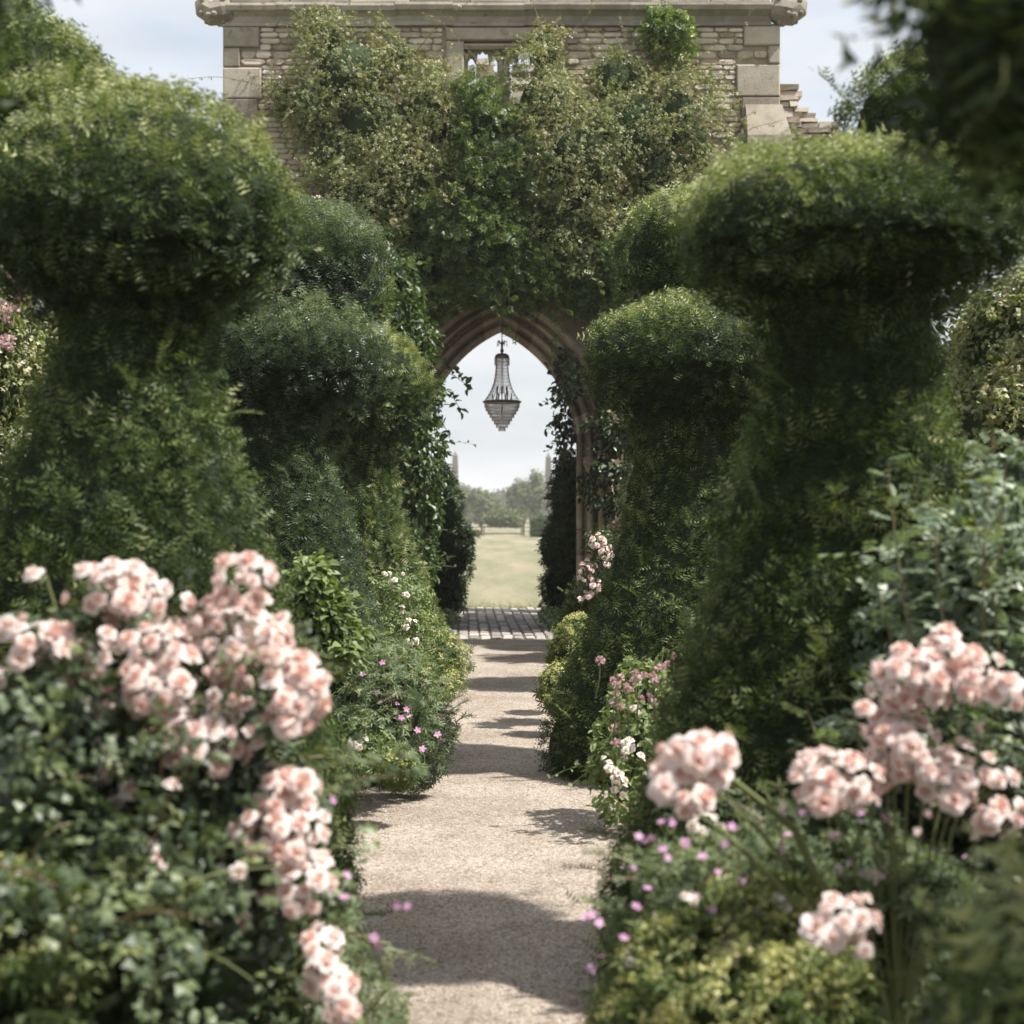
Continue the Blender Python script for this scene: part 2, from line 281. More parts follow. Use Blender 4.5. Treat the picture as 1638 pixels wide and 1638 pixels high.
# grass in the joints, grass at the lawn's near edge, tufts near the borders
blade = ([(-.08,0,0),(.08,0,0),(0,1,.12)], [(0,1,2)])
n = 14000; gx = np.where(rng.random(n) < .22, rng.integers(0, 14, n)*.185-1.3+rng.normal(size=n)*.012, rng.uniform(-1.3,1.3,n)); isj = np.zeros(n, bool)
gy = rng.uniform(21.9, 29.5, n); jn = rng.random(n) < .4
gx = np.where(jn, np.round((gx+1.22-.076)/.152)*.152-1.22+.076+(29-gy)*.022-.05+rng.normal(size=n)*.012, gx); far = rng.random(n) < .5
gy = np.where(jn, gy, 29.25+rng.normal(size=n)**2*.6)
gp = np.stack((gx, gy, np.full(n, -.01)), 1)
mb = MB(); mb.inst(blade, gp, rng.normal(size=(n,3))*.45+[0,0,1], rng.normal(size=(n,3)), rng.uniform(.02,.05,(n,1))*[.9,1,1], rng.random(n))
tag(mb.build('joint_grass', M['grass']), kind='stuff')

# ---------------------------------------------------------------- masonry
def curve_plate(name, polys, y0, depth, mat, parent=None, bevel=0):
    "flat plate with holes in XZ, from y0 back by depth"
    cu = bpy.data.curves.new(name, 'CURVE'); cu.dimensions = '2D'; cu.fill_mode = 'BOTH'; cu.extrude = depth/2-bevel; cu.bevel_depth = bevel; cu.bevel_resolution = 1
    for pl in polys:
        sp = cu.splines.new('POLY'); sp.points.add(len(pl)-1); sp.use_cyclic_u = True
        for k, (x, z) in enumerate(pl): sp.points[k].co = (x, z, 0, 1)
    tmp = bpy.data.objects.new('tmp', cu); me = bpy.data.meshes.new_from_object(tmp); bpy.data.objects.remove(tmp); bpy.data.curves.remove(cu)
    me.transform(Matrix.Translation((0, y0+depth/2, 0)) @ Matrix.Rotation(PI/2, 4, 'X')); me.materials.clear()
    return link(name, me, parent, [mat])
SPR, HW, AC = 2.62, 1.12, .806; AR = HW+AC
def arch_pts(off=0, k=14, z0=0):
    "pointed arch outline, left foot to right foot"
    R = AR+off; th = math.acos(AC/R); r = [(-AC+R*math.cos(a), SPR+R*math.sin(a)) for a in np.linspace(0, th, k)]
    right = [(HW+off, z0)]+r; return [(-x, z) for x, z in right]+[(x, z) for x, z in right[::-1][1:]]
XL, XR, ZT = -3.97, 4.01, 8.74
house = empty('ruined_gatehouse', (0, WY, 0), 'ruined limestone gatehouse wall with pointed arch and small tracery window, draped in climbers', 'ruin')
wx0, wx1, wz0, wz1 = -.66, .80, 6.6, 8.57
wall = curve_plate('wall', [[(XL+.03,-.1),(XR-.03,-.1),(XR-.03,ZT),(XL+.03,ZT)], arch_pts(.50, z0=-.05), [(wx0,wz0),(wx1,wz0),(wx1,wz1),(wx0,wz1)]], WY+.03, .62, M['mortar'], house)
# dressed corner stones, alternating long and short
def block(parent, name, x0, x1, z0, z1, y0, y1, mat, b=.018):
    mb = MB(); j = lambda: rng.uniform(-.005, .005)
    V = [(x0,y1,z0),(x1,y1,z0),(x1,y1,z1),(x0,y1,z1),(x0,y0+b,z0),(x1,y0+b,z0),(x1,y0+b,z1),(x0,y0+b,z1),(x0+b,y0+j(),z0+b),(x1-b,y0+j(),z0+b),(x1-b,y0+j(),z1-b),(x0+b,y0+j(),z1-b)]
    mb.raw(V, [(3,2,1,0),(0,1,5,4),(1,2,6,5),(2,3,7,6),(3,0,4,7),(4,5,9,8),(5,6,10,9),(6,7,11,10),(7,4,8,11),(8,9,10,11)])
    return mb.build(name, mat, parent)
def zpix(py): return EYE+(Y0-py)*WY/FP
def xpix(px): return (px-X0)*WY/FP
rq = [(41,73,1190),(73,103,1229),(103,155,1178),(155,200,1186),(200,236,1222),(236,290,1180),(290,330,1215),(330,390,1182),(390,440,1220),(440,500,1180),(500,560,1215),(560,620,1182),(620,690,1215),(690,760,1180),(760,840,1215),(840,920,1182),(920,1010,1215)]
lq = [(42,76,415),(76,108,384),(108,158,418),(158,200,412),(200,236,384),(236,290,418),(290,330,384),(330,390,418),(390,440,384),(440,500,418),(500,560,384),(560,620,418),(620,690,384),(690,760,418),(760,840,384),(840,920,418),(920,1010,384)]
taken = []
for a, b, x in rq:
    block(house, 'corner_stone', xpix(x), XR, zpix(b)+.006, zpix(a)-.006, WY-.03, WY+.68, M['dressed']); taken.append((xpix(x), XR+.1, zpix(b), zpix(a)))
for a, b, x in lq:
    block(house, 'corner_stone', XL, xpix(x), zpix(b)+.006, zpix(a)-.006, WY-.03, WY+.68, M['dressed']); taken.append((XL-.1, xpix(x), zpix(b), zpix(a)))
# weathered slope stones low on the right corner
mb = MB(); a = [P(1186,168,WY-.05), P(1196,205,WY-.05), P(1256,228,WY-.05), P(1206,182,WY-.05)]
V = [tuple(p) for p in a]+[(p[0], WY-.26 if k in (1,2) else WY-.06, p[2]) for k, p in enumerate(a)]
mb.box(xpix(1192), xpix(1262), WY-.24, WY-.04, zpix(262), zpix(222)); V = [(xpix(1192),WY-.04,zpix(168)),(xpix(1250),WY-.04,zpix(168)),(xpix(1192),WY-.24,zpix(222)),(xpix(1262),WY-.24,zpix(222)),(xpix(1192),WY-.04,zpix(222)),(xpix(1262),WY-.04,zpix(222))]
mb.raw(V, [(0,2,3,1),(0,4,2),(1,3,5)]); mb.build('buttress_slope', M['dressed'], house)
# cornice blocks
prof = [(p, z+.19) for p, z in [(0,8.50),(-.06,8.50),(-.07,8.54),(-.03,8.58),(-.04,8.64),(-.10,8.68),(-.16,8.70),(-.18,8.76),(-.17,8.80),(-.10,8.815),(0,8.82)]]
def sweep_x(x0, x1, prof, y0):
    mb = MB(); k = len(prof); V = [(x, y0+p, z) for x in (x0, x1) for p, z in prof]
    mb.raw(V, [(i, i+1, k+i+1, k+i) for i in range(k-1)]+[tuple(range(k))[::-1], tuple(range(k, 2*k))]); return mb
xs = [XL-.02, -3.2, -2.35, -1.5, -.68, .35, 1.05, 1.85, 2.4, 3.2, XR-.13]
for i in range(len(xs)-1):
    dz = rng.uniform(-.008, .008); sweep_x(xs[i]+.0006, xs[i+1]-.0006, [(p-.005*(i % 2), z+dz) for p, z in prof], WY+.02).build('cornice_stone', M['cornice'], house)
# parapet above the cornice
for i in range(9):
    x0 = XL+.1+i*.86; block(house, 'parapet_stone', x0, min(x0+.858, XR-.1), 9.015, 9.5+rng.uniform(-.03,.03), WY-.05+rng.uniform(-.01,.01), WY+.5, M['cornice'])
# carved corner brackets
def gargoyle(sx, x0):
    mb = MB(); ico = []
    k = 14; prof_ = []
    pts = [(0,0),(.12,-.02),(.28,-.05),(.40,.02),(.46,.12)]; rad = [.16,.20,.19,.16,.08]
    for q in range(5):
        pass
    P3 = [(x0+sx*a, WY+.02, 8.95+b) for a, b in pts]
    mb.tube(P3, rad, 10)
    me_rng = np.random.default_rng(3)
    for q in range(26):
        a = me_rng.uniform(.05,.46); th = me_rng.uniform(0, 2*PI); r = np.interp(a, [p[0] for p in pts], rad); c = (x0+sx*a, WY+.02+r*math.cos(th), 8.93+r*math.sin(th)); s = me_rng.uniform(.03,.06)
        mb.lathe([(.001,-s),(s*.8,-s*.5),(s,0),(s*.8,s*.5),(.001,s)], c, 6)
    return mb.build('carved_corner_bracket', M['cornice'], house, smooth=False)
gargoyle(-1, XL+.12); gargoyle(1, XR-.13)
# tracery window
def lightp(cx, hw, zs, zap, z0):
    "trefoil headed light, outline"
    o = [(cx-hw, z0), (cx-hw, zs-.02)]
    o += [(cx-hw*1.0+.0, zs+.02), (cx-hw*.98, zs+.09), (cx-hw*.80, zs+.15), (cx-hw*.58, zs+.13), (cx-hw*.46, zs+.075), (cx-hw*.40, zs+.15), (cx-hw*.34, zs+.22), (cx-hw*.18, zap-.05), (cx, zap)]
    r = [(2*cx-x, z) for x, z in o[::-1][1:]]; return o+r
zs = 8.00; la = [(-.24,), (.33,)]
fr = [(wx0, wz0), (wx1, wz0), (wx1, wz1), (wx0, wz1)]
tr = curve_plate('window_tracery', [[(wx0+.14,wz0+.001),(wx1-.14,wz0+.001),(wx1-.14,8.49),(wx0+.14,8.49)], lightp(-.255, .225, 8.19, 8.445, wz0+.06), lightp(.345, .225, 8.19, 8.445, wz0+.06)], WY+.20, .16, M['dressed'], house, .012)
for c in (-.255, .345):                                      # hood arcs over the lights
    mb = MB(); pts = [(c+.27*math.cos(a), WY+.165, 8.19+.27*math.sin(a)) for a in np.linspace(0.02, PI-.02, 13)]; pts = [(c+.262, WY+.165, wz0)]+pts+[(c-.262, WY+.165, wz0)]
    mb.tube(pts, .03, 6); mb.build('tracery_moulding', M['dressed'], house)
block(house, 'window_lintel', wx0-.12, wx1+.12, 8.49, 8.68, WY-.02, WY+.5, M['dressed'])
sweep_x(wx0-.02, wx1+.02, [(0,8.39),(-.05,8.39),(-.09,8.425),(-.09,8.45),(-.03,8.485),(0,8.485)], WY+.12).build('label_moulding', M['dressed'], house)
for k, (z0, z1, e) in enumerate([(6.6,7.05,.05),(7.05,7.45,.16),(7.45,7.75,.04),(7.75,8.485,.12)]):
    block(house, 'window_jamb_stone', wx0-e, wx0+.14, z0+.004, z1-.004, WY-.012, WY+.4, M['dressed']); block(house, 'window_jamb_stone', wx1-.14, wx1+e, z0+.004, z1-.004, WY-.012, WY+.4, M['dressed'])
taken.append((wx0-.16, wx1+.16, wz0, 8.8))
# arch: moulded voussoirs on both sides, jamb shafts and capitals
aprof = [(0,.62),(0,.42),(.012,.38),(.04,.365),(.07,.375),(.085,.41),(.115,.47),(.145,.40),(.14,.33),(.15,.28),(.175,.255),(.205,.26),(.225,.29),(.245,.36),(.275,.37),(.30,.30),(.295,.20),(.305,.15),(.33,.13),(.355,.145),(.37,.20),(.395,.22),(.41,.16),(.405,.06),(.41,-.04),(.435,-.085),(.47,-.09),(.50,-.05),(.515,.0),(.52,.08)]
nv = 9
for sx in (-1, 1):
    for q in range(nv):
        mb = MB(); K = len(aprof); st = 3; V = []
        for i in range(st+1):
            u = (q+(i/st)*.9985+.0007)/nv
            for off, dp in aprof:
                R = AR+off; th = math.acos(AC/R); a = u*th
                V.append((sx*(-AC+R*math.cos(a)), WY+dp, SPR+R*math.sin(a)))
        F = [(i*K+j, i*K+j+1, (i+1)*K+j+1, (i+1)*K+j) for i in range(st) for j in range(K-1)]+[tuple(range(K)), tuple(range(st*K, (st+1)*K))[::-1]]
        if sx < 0: F = [f[::-1] for f in F]
        mb.raw(V, F); mb.build('voussoir', M['arch'], house, smooth=False)
    for q in range(7):                                        # jamb courses
        z0, z1 = q*.375+.004-.02, (q+1)*.375-.006-.02; V = []; K = len(aprof)
        if q == 6: z1 = SPR-.004
        for z in (z0, z1):
            for off, dp in aprof: V.append((sx*(HW+off), WY+dp, z))
        F = [(j, j+1, K+j+1, K+j) for j in range(K-1)]+[tuple(range(K)), tuple(range(K, 2*K))[::-1]]
        if sx < 0: F = [f[::-1] for f in F]
        mb = MB(); mb.raw(V, F); mb.build('jamb_stone', M['arch'], house)
    for off, dp in ((.19,.22), (.35,.06)):
        mb = MB(); mb.lathe([(.06,0),(.075,.06),(.05,.12),(.048,2.2),(.05,2.22)], (sx*(HW+off), WY+dp, 0), 10); mb.build('shaft', M['arch'], house, smooth=True)
        mb = MB(); mb.lathe([(.05,2.2),(.075,2.22),(.06,2.26),(.065,2.34),(.11,2.42),(.12,2.46),(.10,2.48),(.12,2.52),(.001,2.53)], (sx*(HW+off), WY+dp, 0), 12); mb.build('capital', M['arch'], house, smooth=True)
mb = MB(); lump = ([(1,0,0),(-1,0,0),(0,1,0),(0,-1,0),(0,0,1),(0,0,-1)], [(0,2,4),(2,1,4),(1,3,4),(3,0,4),(2,0,5),(1,2,5),(3,1,5),(0,3,5)])
pp = []
for sx in (-1, 1):
    for k in range(60):
        R = AR+.265+rng.uniform(-.015,.02); th = math.acos(AC/R); a = (k+.5)/60*th; pp.append((sx*(-AC+R*math.cos(a)), WY+.33, SPR+R*math.sin(a)))
pp = np.array(pp); mb.inst(lump, pp, rng.normal(size=pp.shape), rng.normal(size=pp.shape), rng.uniform(.014,.028,len(pp)), rng.random(len(pp)))
tag(mb.build('carved_leaf_ornament', M['arch'], house), kind='stuff')
# rubble stones laid in courses on the visible upper wall
def stone_geo(x0, x1, z0, z1, dp, yb):
    k = 8; w_, h_ = (x1-x0)/2, (z1-z0)/2; cx_, cz_ = (x0+x1)/2, (z0+z1)/2
    o = [(-1,-.45),(-.72,-1),(.72,-1),(1,-.45),(1,.45),(.72,1),(-.72,1),(-1,.45)]
    o = [(a+rng.uniform(-.10,.06)*np.sign(a), b+rng.uniform(-.14,.02)*np.sign(b)) for a, b in o]
    V = [(cx_+a*w_, yb, cz_+b*h_) for a, b in o]+[(cx_+a*w_*.98, yb-dp*.6, cz_+b*h_*.96) for a, b in o]+[(cx_+a*w_*.86, yb-dp+rng.uniform(-.006,.006), cz_+b*h_*.72) for a, b in o]
    F = [(i, (i+1) % k, k+(i+1) % k, k+i) for i in range(k)]+[(k+i, k+(i+1) % k, 2*k+(i+1) % k, 2*k+i) for i in range(k)]+[tuple(range(2*k, 3*k))]
    return V, F
sts = []; z = 5.9
def free(x0, x1, z0, z1): return not any(x0 < t[1]-.005 and x1 > t[0]+.005 and z0 < t[3]-.005 and z1 > t[2]+.005 for t in taken)
while z < 8.65:
    h = min(rng.uniform(.055, .115), 8.685-z)
    if 8.68-z-h < .05: h = 8.68-z
    x = XL+.05
    while x < XR-.03:
        l = h*rng.uniform(1.7, 4.6); l = min(max(l, .12), .36); x1 = x+l
        if free(x, x1, z, z+h): sts.append((x, x1-.003, z+rng.uniform(-.004,.004), z+h-.002, rng.uniform(.022,.05)))
        else:
            t = [t for t in taken if x < t[1] and x1 > t[0] and z < t[3] and z+h > t[2]]
            tx0 = min(q[0] for q in t); tx1 = max(q[1] for q in t)
            if tx0-x > .06: sts.append((x, tx0-.008, z, z+h-.006, .04))
            x1 = tx1+.004
        x = x1
    z += h
def vis_score(s):
    px = X0+FP*(s[0]+s[1])/2/WY; py = Y0-FP*((s[2]+s[3])/2-EYE)/WY
    hid = (430 < px < 1150 and py > 165) or (480 < px < 700 and py > 70) or (840 < px < 1010 and py > 90) or py > 200 or (430 < px < 640 and py > 110)
    return (1 if hid else 0, -(s[1]-s[0])*(s[3]-s[2]))
sts.sort(key=vis_score)
rest = MB()
for k, s in enumerate(sts):
    V, F = stone_geo(*s[:4], s[4], WY+.032)
    if k < 296:
        mb = MB(); mb.raw(V, F, rng.random()); mb.build('stone', M['stone'], house)
    else: rest.raw(V, F, rng.random())
tag(rest.build('rubble_facing', M['stone'], house), kind='stuff')
# side walls of the passage and broken wall remains to the right
for sx in (-1, 1):
    pw = empty('passage_wall', (sx*1.7, 25.4, 0), ('rubble side wall of the arch passage, left side behind the creeper' if sx < 0 else 'rubble side wall of the arch passage, right side behind the jamb'), 'wall', 'side walls of the arch passage')
    mb = MB(); mb.box(sx*1.7-.25, sx*1.7+.25, WY+.7, 27.0, -.1, 3.4, j=.02); mb.build('wall_core', M['mortar'], pw)
    mb = MB()
    for q in range(34):
        for r_ in range(8):
            y0 = WY+.72+r_*.4+rng.uniform(-.05,.05); V, F = stone_geo(y0, y0+.37, q*.1, q*.1+.09, .04, 0); V = [(sx*1.45-sx*.0+sx*yv*1.0, xv, zv) for xv, yv, zv in V]; mb.raw(V, F, rng.random())
    tag(mb.build('rubble_facing', M['stone'], pw), kind='stuff')
rw = empty('broken_wall_stub', (4.4, WY+.4, 0), 'broken rubble wall stub stepping down from the right corner of the gatehouse', 'wall')
for k in range(42):
    z0 = 4.6+k*.078; wd = (.85 if z0 < 7.15 else .08+.80*((7.85-z0)/.7)**1.6) if z0 < 7.8 else 0
    if wd <= 0: break
    x = XR+.015; wd += rng.uniform(-.05,.09)
    while x < XR+wd:
        l = rng.uniform(.12,.34)
        mb = MB(); mb.box(x, x+l-.008, WY+.08+rng.uniform(-.06,.04), WY+.6, z0, z0+rng.uniform(.066,.084), rnd=rng.random(), j=.014); mb.build('stone', M['stone'], rw); x += l
mb = MB(); mb.box(XR+.01, XR+1.1, WY+.1, WY+.62, -.1, 4.6, j=.01); mb.build('wall_base', M['stone'], rw)
# the low ruined wall seen through the window, behind
bw = MB()
for k in range(9):
    for x in np.arange(-2.2, 2.2, .3):
        if rng.random() < .95-.06*k: bw.box(x, x+.285, 27.2+rng.uniform(-.03,.03), 27.7, 8.35+k*.11, 8.455+k*.11, rng.random(), j=.012)
bw.box(-4, -1.75, 27.2, 27.7, -.1, 9.2, j=.01); bw.box(1.75, 4, 27.2, 27.7, -.1, 9.2, j=.01); bw.box(-1.76, 1.76, 27.22, 27.68, 5.6, 8.35)
tag(bw.build('inner_ruined_wall', M['stone']), 'broken inner wall top seen through the small tracery window', 'wall')

# ---------------------------------------------------------------- foliage templates
def lf(w=.3, fold=.12, tip=-.08, n=2):
    "simple folded leaf, base at origin, length 1 along Y"
    V = [(0,0,0),(-w,.38,fold),(0,.45,0),(w,.38,fold),(-w*.75,.72,fold+tip*.4),(w*.75,.72,fold+tip*.4),(0,1,tip)]
    return V, [(0,2,1),(0,3,2),(1,2,4),(2,3,5),(4,2,6),(2,5,6)]
LEAF = lf()
LEAF2 = ([(0,0,0),(-.28,.45,.10),(.28,.45,.10),(0,1,-.08)], [(0,2,1),(1,2,3)])
def pinnate(pairs=2, w=.17, ln=.42, big=False):
    V = []; F = []
    def add(o, d, l, w_):
        o = np.array(o); d = nrm(np.array(d, float)); s = np.cross(d, (0,0,1.)); k = len(V)
        for p in (o, o+d*l*.5+s*w_+np.array((0,0,.04)), o+d*l*.5-s*w_+np.array((0,0,.04)), o+d*l+np.array((0,0,-.05))): V.append(tuple(p))
        F.extend([(k,k+2,k+1),(k+1,k+2,k+3)])
    for i in range(pairs):
        y = .22+.5*i/max(pairs-1, 1) if pairs > 1 else .4
        for s in (-1, 1): add((0,y,-.03*i), (s,.55,-.1), ln, w)
    add((0,.66 if pairs < 3 else .72,-.05), (0,1,-.15), ln, w)
    k = len(V); V.extend([(-.012,0,0),(.012,0,0),(0,.75,-.05)]); F.append((k,k+1,k+2)); return V, F
ROSE_LEAF = pinnate(2, .145, .40); TRI_LEAF = pinnate(1, .17, .44); WIST_LEAF = pinnate(3, .085, .38)
def palmate(k=5):
    V = [(0,0,0)]; F = []
    for i in range(k):
        a = (i-(k-1)/2)*(.95 if k == 5 else .62); l = 1-.12*abs(i-(k-1)/2); V += [(math.sin(a-.22)*l*.5, math.cos(a-.22)*l*.5+.12, .05), (math.sin(a)*l, math.cos(a)*l+.12, -.05), (math.sin(a+.22)*l*.5, math.cos(a+.22)*l*.5+.12, .05)]
        q = 1+i*3; F += [(0,q+2,q+1),(0,q+1,q)]
    return V, F
PALM = palmate(5)
def shoot(np_=6, seed=0):
    "yew shoot: needles in two ranks along a slim twig"
    r = np.random.default_rng(seed); V = []; F = []
    for i in range(np_):
        y = .08+.8*i/(np_-1)
        for s in (-1, 1):
            l = .46*(1-.45*i/np_)*r.uniform(.8,1.15); k = len(V); yy = y+r.uniform(-.03,.03)
            V += [(0,yy-.07,0),(0,yy+.07,0),(s*l,yy+.13,r.uniform(.0,.12))]; F.append((k,k+1,k+2))
    k = len(V); V += [(-.05,.8,0),(.05,.8,0),(0,1.05,.03)]; F.append((k,k+1,k+2)); return V, F
SHOOT = [shoot(3, 0), shoot(3, 5)]; SHOOT_S = shoot(4, 2)
def wob(seed, amp):
    r = np.random.default_rng(seed); K = [(r.normal(size=3)*f, r.uniform(0, 6.28), a) for f, a in ((2.2,1),(2.6,.9),(5,.6),(6,.6),(11,.35),(13,.35),(22,.22),(26,.22))]
    return lambda p: amp*sum(a*np.sin(p@k+ph) for k, ph, a in K)/2.0
def leaf_tilt(nr, up=.5, rnd_=.6, droop=.3):
    "axis and normal for leaves at surface points with outward normal nr"
    n = len(nr); zn = nrm(nr*.6+np.array((0,0,up))+rng.normal(size=(n,3))*rnd_)
    ax = nr*.7+rng.normal(size=(n,3))*.7+np.array((0,0,-droop)); ax = nrm(ax-zn*np.sum(ax*zn, 1, keepdims=True)); return ax, zn
# ---------------------------------------------------------------- yews
def revolve_pts(prof, n, bias=None):
    z = np.array([p[1] for p in prof]); r = np.array([p[0] for p in prof]); ds = np.hypot(np.diff(z), np.diff(r)); A = ds*(r[1:]+r[:-1])/2; cdf = np.concatenate(([0], np.cumsum(A)/A.sum()))
    u = rng.random(n); i = np.searchsorted(cdf, u)-1; i = np.clip(i, 0, len(A)-1); t = (u-cdf[i])/(cdf[i+1]-cdf[i]); R = r[i]+(r[i+1]-r[i])*t; Z = z[i]+(z[i+1]-z[i])*t
    nz = -(r[i+1]-r[i])/ds[i]; nrr = (z[i+1]-z[i])/ds[i]; return R, Z, nrr, nz
YPROF = [(.95,0),(.98,.15),(.95,.35),(.82,.75),(.66,1.2),(.53,1.7),(.43,2.1),(.39,2.33),(.50,2.40),(.66,2.47),(.74,2.58),(.765,2.72),(.745,2.84),(.68,2.97),(.55,3.09),(.36,3.18),(.18,3.23),(.02,3.24)]
def ball(cx, cy, cz, rx, rz): return dict(c=(cx,cy,cz), r=(rx,rx,rz))
def yew(x, y, label, prof=YPROF, n=19000, size=.085, tier=None, seed=1, sc=1.0, name='topiary_yew', cat='yew tree', group='clipped yews lining the path', simple=False, amp=.042, top_light=1.0, bright=0., mat='yew'):
    t = empty(name, (x, y, 0), label, cat, group); wf = wob(seed, amp); prof = [(max(.01, r*sc-.07), z*sc-(.05 if z > 2.9 else 0)+(.03 if 2.3 < z < 2.6 else 0)) for r, z in prof]
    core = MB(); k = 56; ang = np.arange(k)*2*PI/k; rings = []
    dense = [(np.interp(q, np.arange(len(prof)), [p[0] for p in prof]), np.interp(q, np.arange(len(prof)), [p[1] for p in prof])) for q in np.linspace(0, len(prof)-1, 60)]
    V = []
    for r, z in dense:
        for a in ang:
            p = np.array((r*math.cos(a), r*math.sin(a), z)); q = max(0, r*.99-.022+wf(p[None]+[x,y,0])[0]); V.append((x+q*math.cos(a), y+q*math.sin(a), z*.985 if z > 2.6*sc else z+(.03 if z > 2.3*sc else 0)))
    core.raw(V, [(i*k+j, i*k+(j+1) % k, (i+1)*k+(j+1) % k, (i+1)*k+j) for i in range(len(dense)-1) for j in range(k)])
    pts = []; nrs = []; fine = wob(seed+900, 1.0); fq = 9.0
    def thin(P_, N_):
        tc_ = nrm(np.array((0, 0, 1.65))-P_); back = (np.sum(N_*tc_, 1) < -.15) & (N_[:,2] < .3) & (N_[:,0]*0 < 1)
        keep = ~(back & (rng.random(len(P_)) < .72)); P_, N_ = P_[keep], N_[keep]; f = fine(P_*fq); keep = rng.random(len(P_)) < np.clip(1.05+f*1.1, .22, 1); P_, N_, f = P_[keep], N_[keep], f[keep]
        return P_+N_*(f*.022)[:,None], N_
    R, Z, nr_, nz = revolve_pts(prof, n); a = rng.uniform(0, 2*PI, n)
    base = np.stack((R*np.cos(a), R*np.sin(a), Z), 1); nr = np.stack((nr_*np.cos(a), nr_*np.sin(a), nz), 1)
    base += nr*(wf(base+[x,y,0])[:,None]-.010+rng.normal(size=(n,1))*.012); base, nr = thin(base+[x,y,0], nr); pts.append(base); nrs.append(nr)
    for tb in ([tier] if isinstance(tier, dict) else (tier or [])):
        c = np.array(tb['c']); rr = np.array(tb['r']); m = int(n*.42*(rr[0]/.5)**2*.6); d = nrm(rng.normal(size=(m,3))); p = c+d*rr; nn = nrm(d/rr)
        p += nn*(wf(p)[:,None]*1.2-.012+rng.normal(size=(m,1))*.014); p, nn = thin(p, nn); pts.append(p); nrs.append(nn)
        cv = []; kk = 14
        for i in range(9):
            for j in range(kk):
                th = PI*i/8; ph = 2*PI*j/kk; dd = np.array((math.sin(th)*math.cos(ph), math.sin(th)*math.sin(ph), math.cos(th))); q = c+dd*rr*.9; cv.append(q+dd*wf(q[None])[0])
        core.raw(cv, [(i*kk+j, (i+1)*kk+j, (i+1)*kk+(j+1) % kk, i*kk+(j+1) % kk) for i in range(8) for j in range(kk)])
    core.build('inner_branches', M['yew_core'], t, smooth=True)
    p = np.concatenate(pts); nr = np.concatenate(nrs); n = len(p)
    # clumpy growth: direction field varies slowly so neighbouring shoots lean together
    cl = np.stack([wob(seed*7+q, 1.0)(p*1.8) for q in range(3)], 1)
    up = np.where(nr[:,2:3] < -.25, -.25, .55)
    D = nrm(nr*.75+np.array((0,0,1.))*up*.7+cl*.35+rng.normal(size=(n,3))*.62); Nn = nrm(np.array((0,0,1.))+nr*.3+rng.normal(size=(n,3))*.5)
    s = size*rng.uniform(.65, 1.35, n); lng = rng.random(n) < .01; s = np.where(lng, s*1.5, s)
    rnd = np.clip(rng.beta(2,2.6,n)*.8+bright+.10*cl[:,0]+.22*fine(p*fq)-.10*(nr[:,2] < .12)+np.where(lng, .25, 0)+np.clip(nr[:,2]-.1, 0, .6)*.75*top_light, 0, 1)  # sunlit tops and shaded sides put into shoot colour by normal height
    mb = MB()
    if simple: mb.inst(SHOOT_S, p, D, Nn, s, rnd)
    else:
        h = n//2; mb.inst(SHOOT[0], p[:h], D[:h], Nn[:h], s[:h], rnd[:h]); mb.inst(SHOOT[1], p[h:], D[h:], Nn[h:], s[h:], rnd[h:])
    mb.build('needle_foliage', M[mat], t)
    # feathery leaders standing out of the clipped outline
    m = 46; idx = rng.integers(0, n, m); mb = MB(); sp_p=[]; sp_d=[]
    for i in idx:
        if nr[i,2] < -.3: continue
        d0 = nrm(nr[i]+np.array((0,0,.5))+rng.normal(size=3)*.3); L_ = rng.uniform(.10,.24); q = np.linspace(0,1,5)[:,None]; c_ = p[i]+d0*L_*q+np.array((0,0,-.04))*q**2
        mb.tube(c_, [.003,.0025,.002,.0015,.001], 3, cap=False)
        for u in np.linspace(.25,1,7):
            for s_ in (-1,1):
                sp_p.append(p[i]+d0*L_*u+np.array((0,0,-.04))*u*u); side = np.cross(d0,(0,0,1)); sp_d.append(nrm(d0*.9+side*s_*.7+rng.normal(size=3)*.15))
    if sp_p:
        sp_p = np.array(sp_p); sp_d = np.array(sp_d); mb.inst(SHOOT_S, sp_p, sp_d, rng.normal(size=sp_p.shape)*.4+[0,0,1], rng.uniform(.03,.055,len(sp_p)), np.clip(rng.beta(2,2,len(sp_p))+.15,0,1))
        mb.build('feathery_shoots', M[mat], t)
    return t
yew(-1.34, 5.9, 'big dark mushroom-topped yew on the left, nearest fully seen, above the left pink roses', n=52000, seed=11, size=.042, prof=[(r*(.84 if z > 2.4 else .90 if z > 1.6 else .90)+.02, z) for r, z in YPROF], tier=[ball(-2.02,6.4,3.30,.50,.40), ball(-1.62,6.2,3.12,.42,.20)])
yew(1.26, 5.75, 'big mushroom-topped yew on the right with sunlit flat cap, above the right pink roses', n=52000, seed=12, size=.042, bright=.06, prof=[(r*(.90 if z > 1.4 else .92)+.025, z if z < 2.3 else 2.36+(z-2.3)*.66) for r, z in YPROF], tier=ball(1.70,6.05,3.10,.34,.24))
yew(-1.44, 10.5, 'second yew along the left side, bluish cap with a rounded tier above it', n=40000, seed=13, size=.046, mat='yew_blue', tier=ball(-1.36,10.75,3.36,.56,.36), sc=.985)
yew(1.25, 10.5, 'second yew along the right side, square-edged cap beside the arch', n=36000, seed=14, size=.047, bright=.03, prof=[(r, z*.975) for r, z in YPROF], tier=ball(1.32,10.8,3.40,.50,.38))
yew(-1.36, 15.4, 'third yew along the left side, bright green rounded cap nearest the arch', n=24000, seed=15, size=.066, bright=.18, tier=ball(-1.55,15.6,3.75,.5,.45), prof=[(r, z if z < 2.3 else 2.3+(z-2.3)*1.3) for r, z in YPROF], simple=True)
yew(1.95, 15.4, 'third yew along the right side, mostly hidden behind the second', n=10000, seed=16, size=.095, simple=True)
